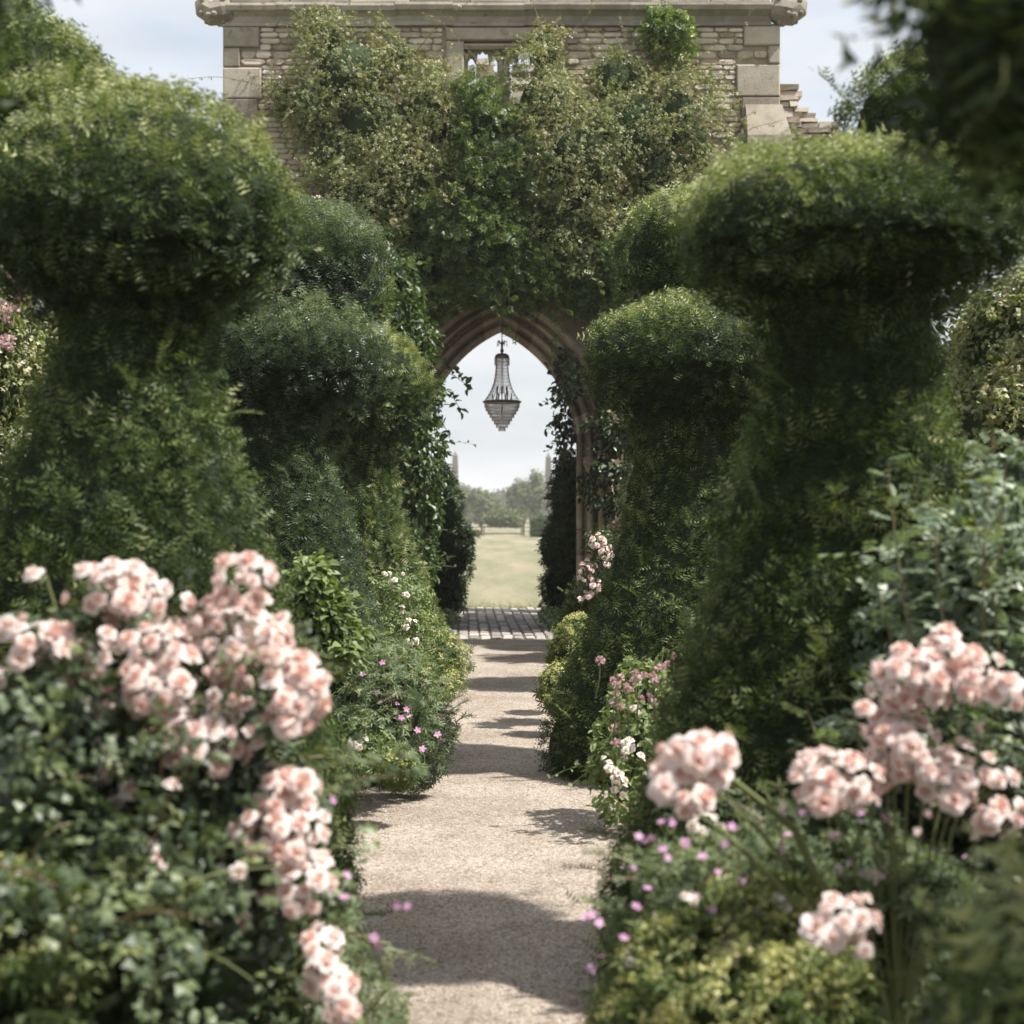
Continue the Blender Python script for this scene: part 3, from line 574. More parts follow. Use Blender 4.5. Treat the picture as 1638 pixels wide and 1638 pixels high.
yew(2.2, 20.0, 'farthest yew on the right, hidden by the others, shading the path end', n=8000, seed=17, size=.11, simple=True)
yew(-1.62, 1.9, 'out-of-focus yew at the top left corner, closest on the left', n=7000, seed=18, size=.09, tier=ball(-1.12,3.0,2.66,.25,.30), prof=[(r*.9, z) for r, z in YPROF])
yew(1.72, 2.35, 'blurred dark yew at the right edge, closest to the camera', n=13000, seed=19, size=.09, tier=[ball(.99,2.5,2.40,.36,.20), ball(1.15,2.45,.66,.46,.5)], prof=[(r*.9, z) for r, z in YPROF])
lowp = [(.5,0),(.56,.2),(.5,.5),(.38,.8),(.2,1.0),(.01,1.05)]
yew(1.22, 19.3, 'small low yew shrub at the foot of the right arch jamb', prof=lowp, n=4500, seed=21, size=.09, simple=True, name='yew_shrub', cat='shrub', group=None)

# ---------------------------------------------------------------- shrubs built from blobs of leaves
def blob_pts(blobs, n, shell=.22, clump=0, amp=.10, seed=3, zmin=.01, clump_r=.1):
    C_ = np.array([b[:3] for b in blobs]); R_ = np.array([b[3:6] for b in blobs]); A = (R_[:,0]*R_[:,2]+R_[:,0]*R_[:,1]+R_[:,1]*R_[:,2]); wgt = A/A.sum(); wf = wob(seed, amp)
    def draw(m):
        i = rng.choice(len(blobs), m, p=wgt); d = nrm(rng.normal(size=(m,3))); q = 1-np.abs(rng.normal(size=(m,1)))*shell
        p = C_[i]+d*R_[i]*q; nn = nrm(d/R_[i]); p = p+nn*wf(p)[:,None]
        inside = np.zeros(m, bool)
        for b in range(len(blobs)): inside |= (np.sum(((p-C_[b])/R_[b])**2, 1) < .55) & (i != b)
        ok = (~inside) & (p[:,2] > zmin); return p[ok], nn[ok]
    if clump:
        pc, nc = draw(clump*2); pc = pc[:clump]; nc = nc[:clump]; j = rng.integers(0, len(pc), n); h = nrm(rng.normal(size=(n,3))+nc[j]*.8); p = pc[j]+h*clump_r*np.cbrt(rng.random((n,1)))*[1,1,.8]; nn = nrm(nc[j]+h*.8); ok = p[:,2] > zmin
        return p[ok], nn[ok]
    P_, N_ = draw(int(n*1.3)); return P_[:n], N_[:n]
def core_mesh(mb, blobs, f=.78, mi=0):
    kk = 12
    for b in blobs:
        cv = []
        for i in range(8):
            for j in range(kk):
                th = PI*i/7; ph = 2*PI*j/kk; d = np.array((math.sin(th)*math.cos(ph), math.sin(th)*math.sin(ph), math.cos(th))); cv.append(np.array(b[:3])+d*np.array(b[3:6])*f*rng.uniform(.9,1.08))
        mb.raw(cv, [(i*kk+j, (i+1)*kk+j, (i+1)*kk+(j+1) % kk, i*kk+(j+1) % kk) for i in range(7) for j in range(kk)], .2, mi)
def bl(px, py, rx, ry, d, dr=None):
    "blob given by its outline in photo pixels and its distance"
    p = P(px, py, d); return (p[0], p[1], p[2], rx*d/FP, dr if dr else rx*d/FP*.8, ry*d/FP)
def shrub(name, blobs, label, cat, mat, tmpl=ROSE_LEAF, n=6000, size=.09, core='core', cf=.78, group=None, clump=0, clump_r=.1, seed=3, amp=.06, shell=.22, up=.5, rnd_=.6, droop=.3, sprays=0, spray_len=.4, parent=None, lo=0., hi=1., spray_leaf=None, spray_at=None, base=None):
    c = blobs[0]; t = parent or empty(name, base or (c[0], c[1], max(0, min(b[2]-b[5] for b in blobs))), label, cat, group)
    p, nr = blob_pts(blobs, n, shell, clump, amp, seed, clump_r=clump_r); ax, zn = leaf_tilt(nr, up, rnd_, droop)
    cl = wob(seed+50, 1.)(p*1.5); s = size*rng.uniform(.6, 1.3, len(p)); rd = np.clip(lo+(hi-lo)*(rng.beta(2,2.3,len(p))+.13*cl), 0, 1)
    mb = MB(); mb.inst(tmpl, p, ax, zn, s, rd); mb.build('foliage', mat, t)
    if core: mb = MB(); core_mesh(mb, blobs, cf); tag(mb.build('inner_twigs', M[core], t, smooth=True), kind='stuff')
    if sprays: add_sprays(t, p, nr, sprays, spray_len, mat, spray_leaf or tmpl, size, hi)
    return t
def add_sprays(t, p, nr, m, ln, mat, tmpl, size, hi=1.):
    mb = MB(); lp=[]; ld=[]; st = MB()
    top = np.where(nr[:,2] > -.2)[0]
    for i in rng.choice(top, m):
        d0 = nrm(nr[i]+np.array((0,0,.45))+rng.normal(size=3)*.35); L_ = ln*rng.uniform(.5,1.3); u = np.linspace(0,1,7)[:,None]; bend = np.array((rng.normal()*.2,rng.normal()*.2,-rng.uniform(.2,.6)))*L_
        c_ = p[i]+d0*L_*u+bend*u**2; st.tube(c_, np.linspace(.0045,.0015,7), 4, rnd=rng.random(), cap=False)
        for v in np.arange(.2, 1.02, size*.55/L_):
            lp.append(p[i]+d0*L_*v+bend*v*v); ld.append(nrm(d0*.5+rng.normal(size=3)*.8))
    lp = np.array(lp); ld = np.array(ld); mb.inst(tmpl, lp, ld, rng.normal(size=lp.shape)*.5+[0,0,.9], size*rng.uniform(.5,1.,len(lp)), np.clip(rng.beta(3,2,len(lp))*hi, 0, 1))
    mb.build('spray_leaves', mat, t); tag(st.build('stems', M['stem'], t), kind='stuff')

# ---------------------------------------------------------------- flowers
def rose_mesh(name, seed, mat, rings=((5,1.0,.15),(5,.80,.42),(5,.58,.70),(4,.36,.95)), flat=.65):
    r = np.random.default_rng(seed); mb = MB()
    for q, (k, R, lift) in enumerate(rings):
        for i in range(k):
            a = 2*PI*i/k+q*.6+r.uniform(-.2,.2); wd = 1.05*PI/k*1.25; V = []; nu, nv_ = 3, 4; tw = r.uniform(-.08,.08)
            for v in range(nv_):
                f = v/(nv_-1)
                for u in range(nu+1):
                    g = u/nu-.5; rad = R*(.12+.88*f**.8)*(1-.10*(2*g)**2*f); aa = a+g*2*wd*(.45+.55*math.sin(PI*min(f*.75+.18, 1)))
                    zz = lift*flat*(f**1.3)-.20*f**4*R+.06*math.cos(g*5)*f+tw*f+r.uniform(-.015,.015)
                    V.append((rad*math.cos(aa), rad*math.sin(aa), zz))
            F = [(v*(nu+1)+u, v*(nu+1)+u+1, (v+1)*(nu+1)+u+1, (v+1)*(nu+1)+u) for v in range(nv_-1) for u in range(nu)]
            base = {0:.78,1:.62,2:.42,3:.25}[q] if len(rings) > 3 else .6
            rn = [np.clip(base+r.uniform(-.12,.12)+(.12 if f_ >= nu*2 else -.08), 0, 1) for f_ in range(len(F))]
            mb.raw(V, F, rn)
    me = mb.mesh(name, True); me.materials.append(mat); return me
def simple_flower(name, seed, mat, k=5, w=.34):
    mb = MB(); r = np.random.default_rng(seed)
    for i in range(k):
        a = 2*PI*i/k; c, s = math.cos(a), math.sin(a); V = [(0,0,0)]+[(x*c-y*s, x*s+y*c, z+r.uniform(-.04,.04)) for x, y, z in ((.5,-w,.12),(.55,0,.06),(.5,w,.12),(1,-.16,.1),(1,.16,.1))]
        mb.raw(V, [(0,1,2),(0,2,3),(1,4,2),(2,4,5),(2,5,3)], r.random())
    mb.lathe([(.12,0),(.1,.1),(.001,.14)], (0,0,0), 5, .9, 1)
    me = mb.mesh(name); me.materials.append(mat); me.materials.append(M['centre']); return me
def pompom(name, seed, mat):
    r = np.random.default_rng(seed); mb = MB(); n = 34; d = nrm(r.normal(size=(n,3))+[0,0,.5]); T = ([(0,.3,0),(-.3,.85,.05),(.3,.85,.05),(0,1.05,0)], [(0,2,1),(1,2,3)])
    mb.inst(T, np.zeros((n,3)), d, r.normal(size=(n,3)), np.ones(n), r.random(n)); me = mb.mesh(name); me.materials.append(mat); return me
PINK = [rose_mesh('rose_bloom', k, M['pink'], flat=.62+.12*k/5) for k in range(6)]
BUD = [rose_mesh('rose_bud', 20+k, M['pink'], rings=((3,.5,1.0),(3,.36,1.25)), flat=1.1) for k in range(2)]
WHITE = [rose_mesh('rose_bloom', 30+k, M['white']) for k in range(3)]
MAG = [simple_flower('cranesbill_flower', 40+k, M['magenta']) for k in range(3)]
SCAB = [pompom('round_flower_head', 50+k, M['dusky']) for k in range(3)]; WPOM = [pompom('white_flower_head', 60+k, M['white']) for k in range(2)]
def put(name, meshes, pos, nrmv, size, parent):
    o = bpy.data.objects.new(name, meshes[int(rng.integers(len(meshes)))]); C.objects.link(o); o.parent = parent; o.matrix_parent_inverse = Matrix.Translation(-Vector(parent.location))
    o.location = pos; q = Vector(nrmv).to_track_quat('Z', 'Y'); o.rotation_euler = (q @ Matrix.Rotation(rng.uniform(0, 6.28), 3, 'Z').to_quaternion()).to_euler(); o.scale = (size,)*3; return o
def cluster(parent, px, py, rx, ry, d, n, size, meshes=PINK, name='bloom', dd=.10, root=None, stem=True, bias=(.15,-.5,.6)):
    c = P(px, py, d); k = d/FP; rx *= 1.15; ry *= 1.12; n = int(n*1.15) if n > 4 else n; st = MB(); made = 0; pts = []; hub = c+np.array((0, dd*.6, -ry*k*.9))
    tries = 0
    while made < n and tries < n*30:
        tries += 1; dr = nrm(rng.normal(size=3)); rr = rng.uniform(.25,1)**.5; off = dr*rr
        p = c+np.array((off[0]*rx*k, off[1]*dd, off[2]*ry*k))
        if any(np.linalg.norm((p-q)*[1,.8,1]) < size*1.12 for q in pts): continue
        pts.append(p); nn = nrm(dr*.9+np.array(bias)+rng.normal(size=3)*.25); put(name, meshes, p, nn, size*rng.uniform(.55,1.22), parent); made += 1
        b = p-nn*size*.2; m_ = (b+hub)/2+np.array((0,0,-.02)); st.tube([b, m_, hub], .0018*max(1, d/5), 3, rnd=rng.random()*.6, cap=False)
    if root is not None and made:
        u = np.linspace(0,1,8)[:,None]; r0 = np.array(root); mid = (hub+r0)/2+np.array((0,0,.15)); st.tube((1-u)**2*hub+2*u*(1-u)*mid+u*u*r0, np.linspace(.003,.006,8), 5, rnd=.4, cap=False)
    if made: tag(st.build('flower_stalks', M['stem'], parent), kind='stuff')
    return pts

# foreground rose bush, left
LB = shrub('rose_bush', [bl(190,1340,250,250,4.1,.42), bl(340,1520,155,190,4.0,.32), bl(90,1130,150,120,4.0,.35), bl(60,1520,240,230,3.7,.4), bl(310,1190,110,120,4.1,.30), bl(380,1330,80,120,4.0,.22)],
     'large shrub rose spilling pink blooms over the left edge of the path', 'rose bush', M['rose_leaf'], n=3600, size=.092, clump=270, clump_r=.10, cf=.60, sprays=120, spray_len=.34, seed=31, droop=.1, base=(-.85,4.0,0))
root = (-.85, 4.05, .3)
for a in [(190,945,65,48,3.9,20),(248,1045,48,55,3.85,18),(397,925,40,40,3.9,9),(378,1020,78,68,3.95,34),(478,1115,46,62,3.85,20),(250,1095,45,45,3.8,14),(335,1178,70,50,3.85,22),
          (50,1025,65,36,3.9,14),(190,1150,68,45,3.95,12),(460,1262,48,36,3.85,12),(455,1325,68,42,3.8,18),(485,1412,42,45,3.8,14),(510,1530,22,50,3.75,8),(540,1590,26,40,3.7,8),(247,1372,24,27,3.75,5),(372,1370,26,30,3.8,5),
          (175,1265,35,24,3.8,4),(405,1455,28,25,3.8,3),(20,1085,35,24,3.9,4),(130,1060,40,40,4.0,7),(300,1120,40,40,4.0,9)]:
    a = a[:5]+(int(a[5]*1.2),); cluster(LB, *a, .033, root=root if rng.random() < .5 else None)
for px_, py_ in ((62,918),(298,962),(155,1128),(275,1168),(490,1062),(130,1140)): cluster(LB, px_, py_, 3, 3, 3.9, 1, .034, root=root)
for k in range(45): put('bloom', PINK, P(rng.uniform(10,490), rng.uniform(985,1260), rng.uniform(3.72,3.9)), nrm(rng.normal(size=3)*.5+[.1,-.6,.6]), .027*rng.uniform(.7,1.1), LB)
for k in range(40): put('bud', BUD, P(rng.uniform(20,470), rng.uniform(960,1330), 3.85), nrm(rng.normal(size=3)*.4+[0,0,1]), .022, LB)
# foreground rose bush, right
RB = shrub('rose_bush', [bl(1520,1210,130,100,4.5,.3), bl(1590,1380,140,130,4.5,.3), bl(1450,1500,130,110,4.5,.3)],
     'pink shrub rose leaning over the right flower bed with pale-green stems', 'rose bush', M['rose_leaf'], n=3000, size=.08, clump=260, clump_r=.10, cf=.55, sprays=50, spray_len=.28, seed=32, hi=1., base=(1.0,4.1,0))
root = (1.0, 4.1, .3)
for a in [(1118,1200,50,28,3.75,14),(1072,1240,26,34,3.75,9),(1100,1275,26,20,3.7,6),(1140,1235,22,26,3.8,5),(1335,1250,66,44,3.8,24),(1470,1085,82,42,3.9,26),(1560,1075,50,32,3.9,10),(1520,1040,30,28,3.9,6),(1440,1190,55,60,3.9,22),(1540,1240,70,42,3.9,18),(1590,1300,40,32,3.9,7),(1612,1100,28,22,3.85,6),(1300,1470,18,28,3.6,2),(1362,1475,52,46,3.55,11),(1425,1175,30,30,3.9,5)]:
    a = a[:5]+(int(a[5]*1.15),); cluster(RB, *a, .034, root=root)
cluster(RB, 1372, 1125, 3, 3, 3.9, 1, .034, root=root)
mb = MB(); mb.tube([P(1130,1215,3.8), P(1190,1262,3.85), P(1270,1325,3.95), (1.0,4.1,.3)], [.006,.008,.010,.012], 6, rnd=.3); mb.build('arching_stem', M['stem'], RB)
for k in range(16): put('bud', BUD, P(rng.uniform(1200,1600), rng.uniform(1120,1350), 3.85), nrm(rng.normal(size=3)*.4+[0,0,1]), .02, RB)
# blue-green tall rose shoots on the right
TR = shrub('tall_rose_shrub', [bl(1570,910,95,110,5.0,.30), bl(1610,1050,130,110,5.0,.35), bl(1450,1020,50,90,5.1,.18), bl(1650,800,60,60,5.1,.2), bl(1500,960,50,60,5.0,.18)],
     'tall rose shrub with upright shoots of grey-green paired leaflets, right of the big yew', 'shrub', M['blue_leaf'], tmpl=pinnate(2,.19,.40), n=3600, size=.095, clump=420, clump_r=.09, cf=.5, seed=33, up=.6, rnd_=.6, sprays=45, spray_len=.3, base=(1.5,5.0,0))
st = MB(); lp=[]; ld=[]; ln_=[]
for (xa, ya, xb, yb) in ((1490,1180,1420,735),(1580,1150,1590,700),(1640,1150,1610,745),(1530,1100,1500,830),(1450,1150,1392,905),(1340,1250,1290,1130),(1370,1230,1345,1140),(1600,1100,1545,790)):
    a_, b_ = P(xa,ya,4.6), P(xb,yb,4.6+rng.uniform(-.1,.1)); u = np.linspace(0,1,9)[:,None]; cv = a_+(b_-a_)*u+np.array((rng.uniform(-.05,.05),rng.uniform(-.05,.05),0))*np.sin(PI*u); st.tube(cv, np.linspace(.006,.0018,9), 5, rnd=.75)
    L_ = np.linalg.norm(b_-a_); k = 0; v = .2
    while v < 1.0:
        th = k*2.3+rng.uniform(-.5,.5); lp.append([np.interp(v, u[:,0], cv[:,i]) for i in range(3)]); ld.append(nrm(np.array((math.cos(th), math.sin(th), rng.uniform(.1,.7))))); ln_.append((.14-.075*v)*rng.uniform(.8,1.2)); v += rng.uniform(.028,.05)/L_; k += 1
lp = np.array(lp); ld = np.array(ld); mb = MB(); mb.inst(pinnate(3,.17,.36), lp, ld, np.tile((0,0,1.),(len(lp),1))+rng.normal(size=lp.shape)*.35, np.array(ln_), np.clip(rng.beta(3,2,len(lp)),0,1))
mb.build('shoot_leaves', M['blue_leaf'], TR); tag(st.build('shoots', M['stem'], TR), kind='stuff')
# background roses at both frame edges
shrub('rambling_rose', [bl(1640,560,90,120,9.5,.6), bl(1600,690,60,110,9.2,.5), bl(1680,760,120,330,9.6,.7), bl(1585,560,45,110,9.4,.3)], 'sunny rambling rose with small leaves behind the right yew', 'climbing plant', M['climb_leaf'], n=11000, size=.09, clump=700, clump_r=.13, seed=34, sprays=40, spray_len=.4)
ro = shrub('rambling_rose', [bl(-20,560,75,170,10.0,.6), bl(-30,900,120,260,10.0,.7)], 'rambling rose with faded pink bloom seen left of the big yew', 'climbing plant', M['climb_leaf'], n=5000, size=.09, clump=300, clump_r=.13, seed=35)
for a in [(25,450,22,22,9.3,8),(15,500,18,22,9.3,7),(18,545,16,16,9.3,5)]: cluster(ro, *a, .028, meshes=SCAB, dd=.1, stem=False)
# cranesbills and lady's mantle
def flowers_on(t, pts, d, meshes, size, name='flower', spread=.05, stalk=.12, bias=(.1,-.5,.7)):
    st = MB()
    for px_, py_ in pts:
        p = P(px_, py_, d+rng.uniform(-spread, spread)); nn = nrm(np.array(bias)+rng.normal(size=3)*.35); put(name, meshes, p, nn, size*rng.uniform(.85,1.15), t)
        st.tube([p-nn*.003, p+np.array((rng.normal()*.01,.02,-stalk*.5)), p+np.array((rng.normal()*.02,.05,-stalk))], .0016*max(1, d/5), 3, rnd=.2, cap=False)
    tag(st.build('flower_stalks', M['stem'], t), kind='stuff')
def scatter(n, x0, x1, y0, y1): return [(rng.uniform(x0,x1), rng.uniform(y0,y1)) for _ in range(n)]
g = shrub('cranesbill', [bl(630,1130,70,90,9.2,.28), bl(600,1190,60,60,9.0,.2), bl(560,1090,50,60,9.4,.2)], 'grey-green cranesbill with magenta flowers between the left yews', 'flowering plant', M['geranium_leaf'], tmpl=PALM, n=2600, size=.045, clump=320, clump_r=.06, seed=41, cf=.7, up=.8, sprays=24, spray_len=.18, base=(-.65,9.2,0))
flowers_on(g, [(580,1078),(618,1085),(648,1109),(608,1123),(626,1115),(634,1125),(656,1130),(650,1135),(622,1146),(633,1140),(655,1146),(642,1148),(655,1205),(676,1198),(700,1175),(668,1168),(603,1108),(612,1060)], 8.95, MAG, .020)
g = shrub('catmint', [bl(680,1175,42,42,9.9,.2), bl(655,1215,50,30,9.5,.2)], 'dark low cranesbill sprawling onto the gravel left of the path', 'flowering plant', M['rose_leaf'], tmpl=PALM, n=1500, size=.04, clump=200, clump_r=.06, seed=42, cf=.6, sprays=26, spray_len=.22)
g.name = 'low_cranesbill'
def mantle(blobs, label, n=1600, nf=5200, seed=50, d_leaf=.05, fs=.011):
    t = shrub('ladys_mantle', blobs, label, 'flowering plant', M['mantle_leaf'], tmpl=PALM, n=n, size=d_leaf, clump=int(n/6), clump_r=.06, cf=.72, seed=seed, up=.8, group=None)
    p, nr = blob_pts([(b[0],b[1],b[2]+.02,b[3]*1.05,b[4]*1.05,b[5]*1.05) for b in blobs], nf, .10, int(nf/16), .05, seed, clump_r=.035); k = len(p)
    star = ([(1,0,.1),(.2,.2,0),(0,1,.1),(-.2,.2,0),(-1,0,.1),(-.2,-.2,0),(0,-1,.1),(.2,-.2,0)], [(0,1,7),(1,2,3),(3,4,5),(5,6,7),(1,3,5,7)])
    mb = MB(); mb.inst(star, p, rng.normal(size=(k,3)), nrm(nr+rng.normal(size=(k,3))*.5), np.full(k, fs)*rng.uniform(.7,1.3,k), rng.random(k)); o = mb.build('flower_froth', M['mantle_froth'], t); o['kind'] = 'stuff'; return t
mantle([bl(705,1058,38,42,14.0,.28), bl(668,1030,28,40,14.2,.2), bl(690,1095,40,25,13.5,.25)], "yellow-green lady's mantle edging the left of the path near the setts", seed=51, n=1500)
mantle([bl(905,1050,30,55,12.9,.22), bl(893,1105,34,40,12.2,.2), bl(925,1015,30,35,13.5,.2)], "yellow-green lady's mantle edging the right of the path below the yews", seed=52, n=1700, nf=6500)
mantle([bl(640,1228,32,24,8.6,.12)], "small yellowish lady's mantle tuft at the foot of the left cranesbill", seed=53, n=400, nf=900)
mantle([bl(1150,1590,130,85,4.0,.25), bl(1280,1530,90,85,4.05,.22), bl(1040,1650,70,40,4.0,.2), bl(1200,1480,70,50,4.1,.15)], "frothy lady's mantle filling the lower right foreground", seed=54, n=1800, nf=12000, fs=.0105)
mantle([bl(30,1480,60,60,3.5,.15), bl(40,1580,70,50,3.5,.15)], "yellowish lady's mantle in the bottom left corner", seed=55, n=500, nf=1500, fs=.008)
g = shrub('cranesbill', [bl(1110,1420,105,80,4.3,.22), bl(1210,1390,100,75,4.4,.22), bl(1010,1490,50,40,4.4,.12), bl(1330,1360,110,75,4.4,.22), bl(1480,1420,80,70,4.1,.15)], 'loose cranesbill with magenta flowers spilling over the right path edge', 'flowering plant', M['geranium_leaf'], tmpl=PALM, n=5200, size=.036, clump=520, clump_r=.05, seed=43, cf=.5, up=.8, sprays=70, spray_len=.17, base=(.6,4.7,0))
flowers_on(g, [(1022,1338),(1035,1345),(1042,1340),(1075,1316),(1096,1348),(1012,1388),(1124,1370),(1068,1372),(1036,1420),(1086,1428),(1112,1435),(1018,1450),(1140,1455),(1176,1480),(938,1468),(948,1462),(958,1476),(998,1500),(945,1550),(1250,1360),(1148,1395),(1285,1300),(1330,1298),(1375,1300),(1415,1308),(1246,1490),(1340,1335),(1230,1560),(1280,1632),(1105,1600),(962,1530),(1546,1370),(1260,1335),(1330,1340),(1190,1440),(1050,1470),(1160,1350)]+scatter(22,1010,1420,1300,1480), 4.02, MAG, .0125, spread=.10)
wr = shrub('white_rose', [bl(1135,1320,40,30,4.9,.12), bl(1180,1380,90,60,4.9,.2)], 'small white rose tangled in the right-hand cranesbill', 'flowering plant', M['rose_leaf'], n=500, size=.06, clump=60, seed=44, core=None, base=(.7,4.9,0))
for a in [(1122,1318,20,26,4.5,6),(1150,1330,20,14,4.5,3),(1195,1380,8,6,4.5,1),(1330,1385,10,6,4.1,1),(1180,1405,8,8,4.4,1),(1060,1555,26,18,4.2,3),(1075,1625,14,10,4.2,2),(1250,1345,10,8,4.3,2),(1100,1440,12,10,4.0,2),(1010,1530,12,10,4.0,2),(1170,1520,14,12,3.9,3),(1250,1440,10,10,4.0,2),(1390,1400,12,12,4.0,2),(1160,1640,16,8,3.9,3),(1300,1600,10,10,3.9,2)]: cluster(wr, *a, .022, meshes=WHITE, dd=.05)
# magenta flowers in the left foreground shrub belong to a cranesbill growing through it
g = shrub('cranesbill', [bl(540,1570,40,60,4.5,.14), bl(590,1630,50,30,4.6,.12), bl(520,1470,26,60,4.5,.12)], 'thin cranesbill with a few magenta flowers beside the left roses', 'flowering plant', M['geranium_leaf'], tmpl=PALM, n=700, size=.034, clump=110, clump_r=.05, seed=45, core=None, sprays=10, spray_len=.16)
flowers_on(g, [(635,1448),(652,1450),(598,1500),(605,1514),(560,1518),(555,1400),(550,1435),(532,1280),(320,1252),(96,1256),(60,1305),(540,1465),(80,1165),(447,1438),(180,1310)], 4.0, MAG, .013, spread=.1)
# white-and-pink scabious-like clump between the right yews
g = shrub('scabious', [bl(1010,1200,38,70,8.6,.16), bl(1035,1120,34,50,8.8,.14), bl(995,1265,32,28,8.4,.14)], 'slender pale pink flower heads above white roses between the right yews', 'flowering plant', M['pale_leaf'], tmpl=LEAF, n=1500, size=.05, clump=180, clump_r=.06, seed=46, cf=.6, sprays=14, spray_len=.2, base=(.6,8.6,0))
flowers_on(g, [(980,1088),(986,1096),(992,1085),(1002,1098),(1017,1078),(1020,1086),(1013,1090),(1030,1080),(1044,1082),(1052,1070),(1060,1068),(1068,1062),(1078,1050),(1048,1090),(986,1110),(1006,1102),(980,1124),(992,1130),(1026,1118),(1038,1115),(983,1165),(985,1188),(1048,1125),(960,1057)], 8.3, SCAB, .024, spread=.15, stalk=.2)
for a in [(970,1225,12,16,8.1,5),(985,1248,14,18,8.1,6),(1020,1135,10,10,8.3,3),(1025,1212,8,6,8.2,2),(1003,1195,16,20,8.2,5),(1000,1262,10,10,8.1,3)]: cluster(g, *a, .027, meshes=WHITE, dd=.06)
# pink rambler beside the second right yew
g = shrub('rambling_rose', [bl(962,888,22,46,12.6,.12), bl(945,935,20,28,12.6,.1), bl(985,900,22,40,12.9,.12)], 'small pink rambler hugging the edge of the second right yew', 'rose bush', M['rose_leaf'], n=700, size=.06, clump=90, clump_r=.06, seed=47, core=None, base=(.9,12.8,0))
for a in [(958,866,13,14,12.4,15),(968,885,14,10,12.4,12),(938,915,12,18,12.4,20),(950,935,12,9,12.4,9),(942,950,9,7,12.4,6),(930,960,4,4,12.4,2),(965,900,14,10,12.4,6),(972,872,8,8,12.4,3)]: cluster(g, *a, .026, dd=.09)
# pale leafy shrub and white roses on the left, between yews
shrub('leafy_shrub', [bl(500,930,30,50,7.9,.14), bl(525,980,30,40,8.0,.14), bl(545,1030,32,50,8.1,.15), bl(480,1000,40,90,8.0,.16)], 'pale green broad-leaved shrub pushing out beside the first left yew', 'shrub', M['pale_leaf'], tmpl=LEAF, n=1900, size=.06, clump=170, clump_r=.07, seed=48, cf=.65, sprays=16, spray_len=.15, up=.9, base=(-.85,8.0,0))
g = shrub('white_rose', [bl(640,960,34,40,12.8,.16), bl(655,1010,34,30,12.7,.16), bl(575,1180,20,20,8.6,.08)], 'small white rose in front of the third left yew', 'flowering plant', M['pale_leaf'], n=1100, size=.06, clump=130, seed=49, core=None, base=(-.75,12.8,0))
for a in [(618,918,8,6,12.4,3),(630,930,10,8,12.4,4),(642,916,5,4,12.4,1),(650,950,6,5,12.4,2),(640,975,6,8,12.4,2),(656,995,8,10,12.4,4),(660,1025,12,8,12.2,5),(680,1095,7,6,12,3),(572,1187,14,8,8.4,5)]: cluster(g, *a, .025, meshes=WHITE, dd=.05)

# ---------------------------------------------------------------- climbers on the gatehouse
D = WY-.42
def wisp(t, paths, mat, size=.06, tmpl=ROSE_LEAF, r=.006, every=.07, hi=1.):
    st = MB(); lp=[]; ld=[]
    for pth in paths:
        c_ = np.array([P(*q) for q in pth]); tt = np.linspace(0, 1, 14); kx = np.linspace(0, 1, len(c_)); cc = np.stack([np.interp(tt, kx, c_[:,i]) for i in range(3)], 1)
        cc[1:-1] = (cc[:-2]+cc[1:-1]*2+cc[2:])/4; st.tube(cc, np.linspace(r, r*.4, 14), 4, rnd=rng.uniform(.5,1), cap=False)
        ln = np.sum(np.linalg.norm(np.diff(cc, axis=0), axis=1))
        for u in np.arange(.25, 1., every/ln):
            lp.append([np.interp(u, tt, cc[:,i]) for i in range(3)]); ld.append(rng.normal(size=3)+[0,-.3,-.1])
    lp = np.array(lp); mb = MB(); mb.inst(tmpl, lp, np.array(ld), rng.normal(size=lp.shape)*.6+[0,-.3,.9], size*rng.uniform(.6,1.2,len(lp)), np.clip(rng.beta(3,2,len(lp))*hi,0,1))
    mb.build('trailing_leaves', mat, t); tag(st.build('trailing_stems', M['wood'], t), kind='stuff')
g = shrub('climbing_rose', [bl(560,120,85,85,D), bl(500,170,62,70,D), bl(600,200,95,80,D,.5), bl(540,240,75,70,D,.5), bl(640,290,95,90,D-.1,.6), bl(690,180,70,85,D,.5), bl(560,330,60,70,D,.5), bl(520,60,40,40,D+.15,.2), bl(640,95,40,40,D+.1,.25), bl(455,165,30,40,D+.1,.2)],
     'sprawling climbing rose covering the upper left of the gatehouse wall', 'climbing plant', M['climb_leaf'], tmpl=TRI_LEAF, n=20000, size=.072, clump=1700, clump_r=.13, seed=61, amp=.20, sprays=230, spray_len=.55, cf=.58, lo=.12, base=(-2,WY-.3,0), droop=.5)
wisp(g, [[(460,160,D),(400,132,D),(350,122,D-.1),(300,126,D-.2)], [(610,120,D),(580,70,D),(520,20,D-.1)], [(660,90,D),(700,40,D),(760,-5,D)], [(640,120,D),(640,60,D),(600,8,D)], [(560,420,D-.5),(600,360,D-.75),(610,300,D-.8),(590,240,D-.7)], [(700,330,D-.8),(690,270,D-.8),(720,210,D-.7),(700,150,D-.6)], [(790,128,D-.1),(740,70,D-.15),(700,30,D-.1),(670,20,D)], [(590,250,D-.6),(620,200,D-.6),(612,150,D-.4)], [(430,200,D),(400,230,D-.1),(380,240,D-.2)]], M['climb_leaf'])
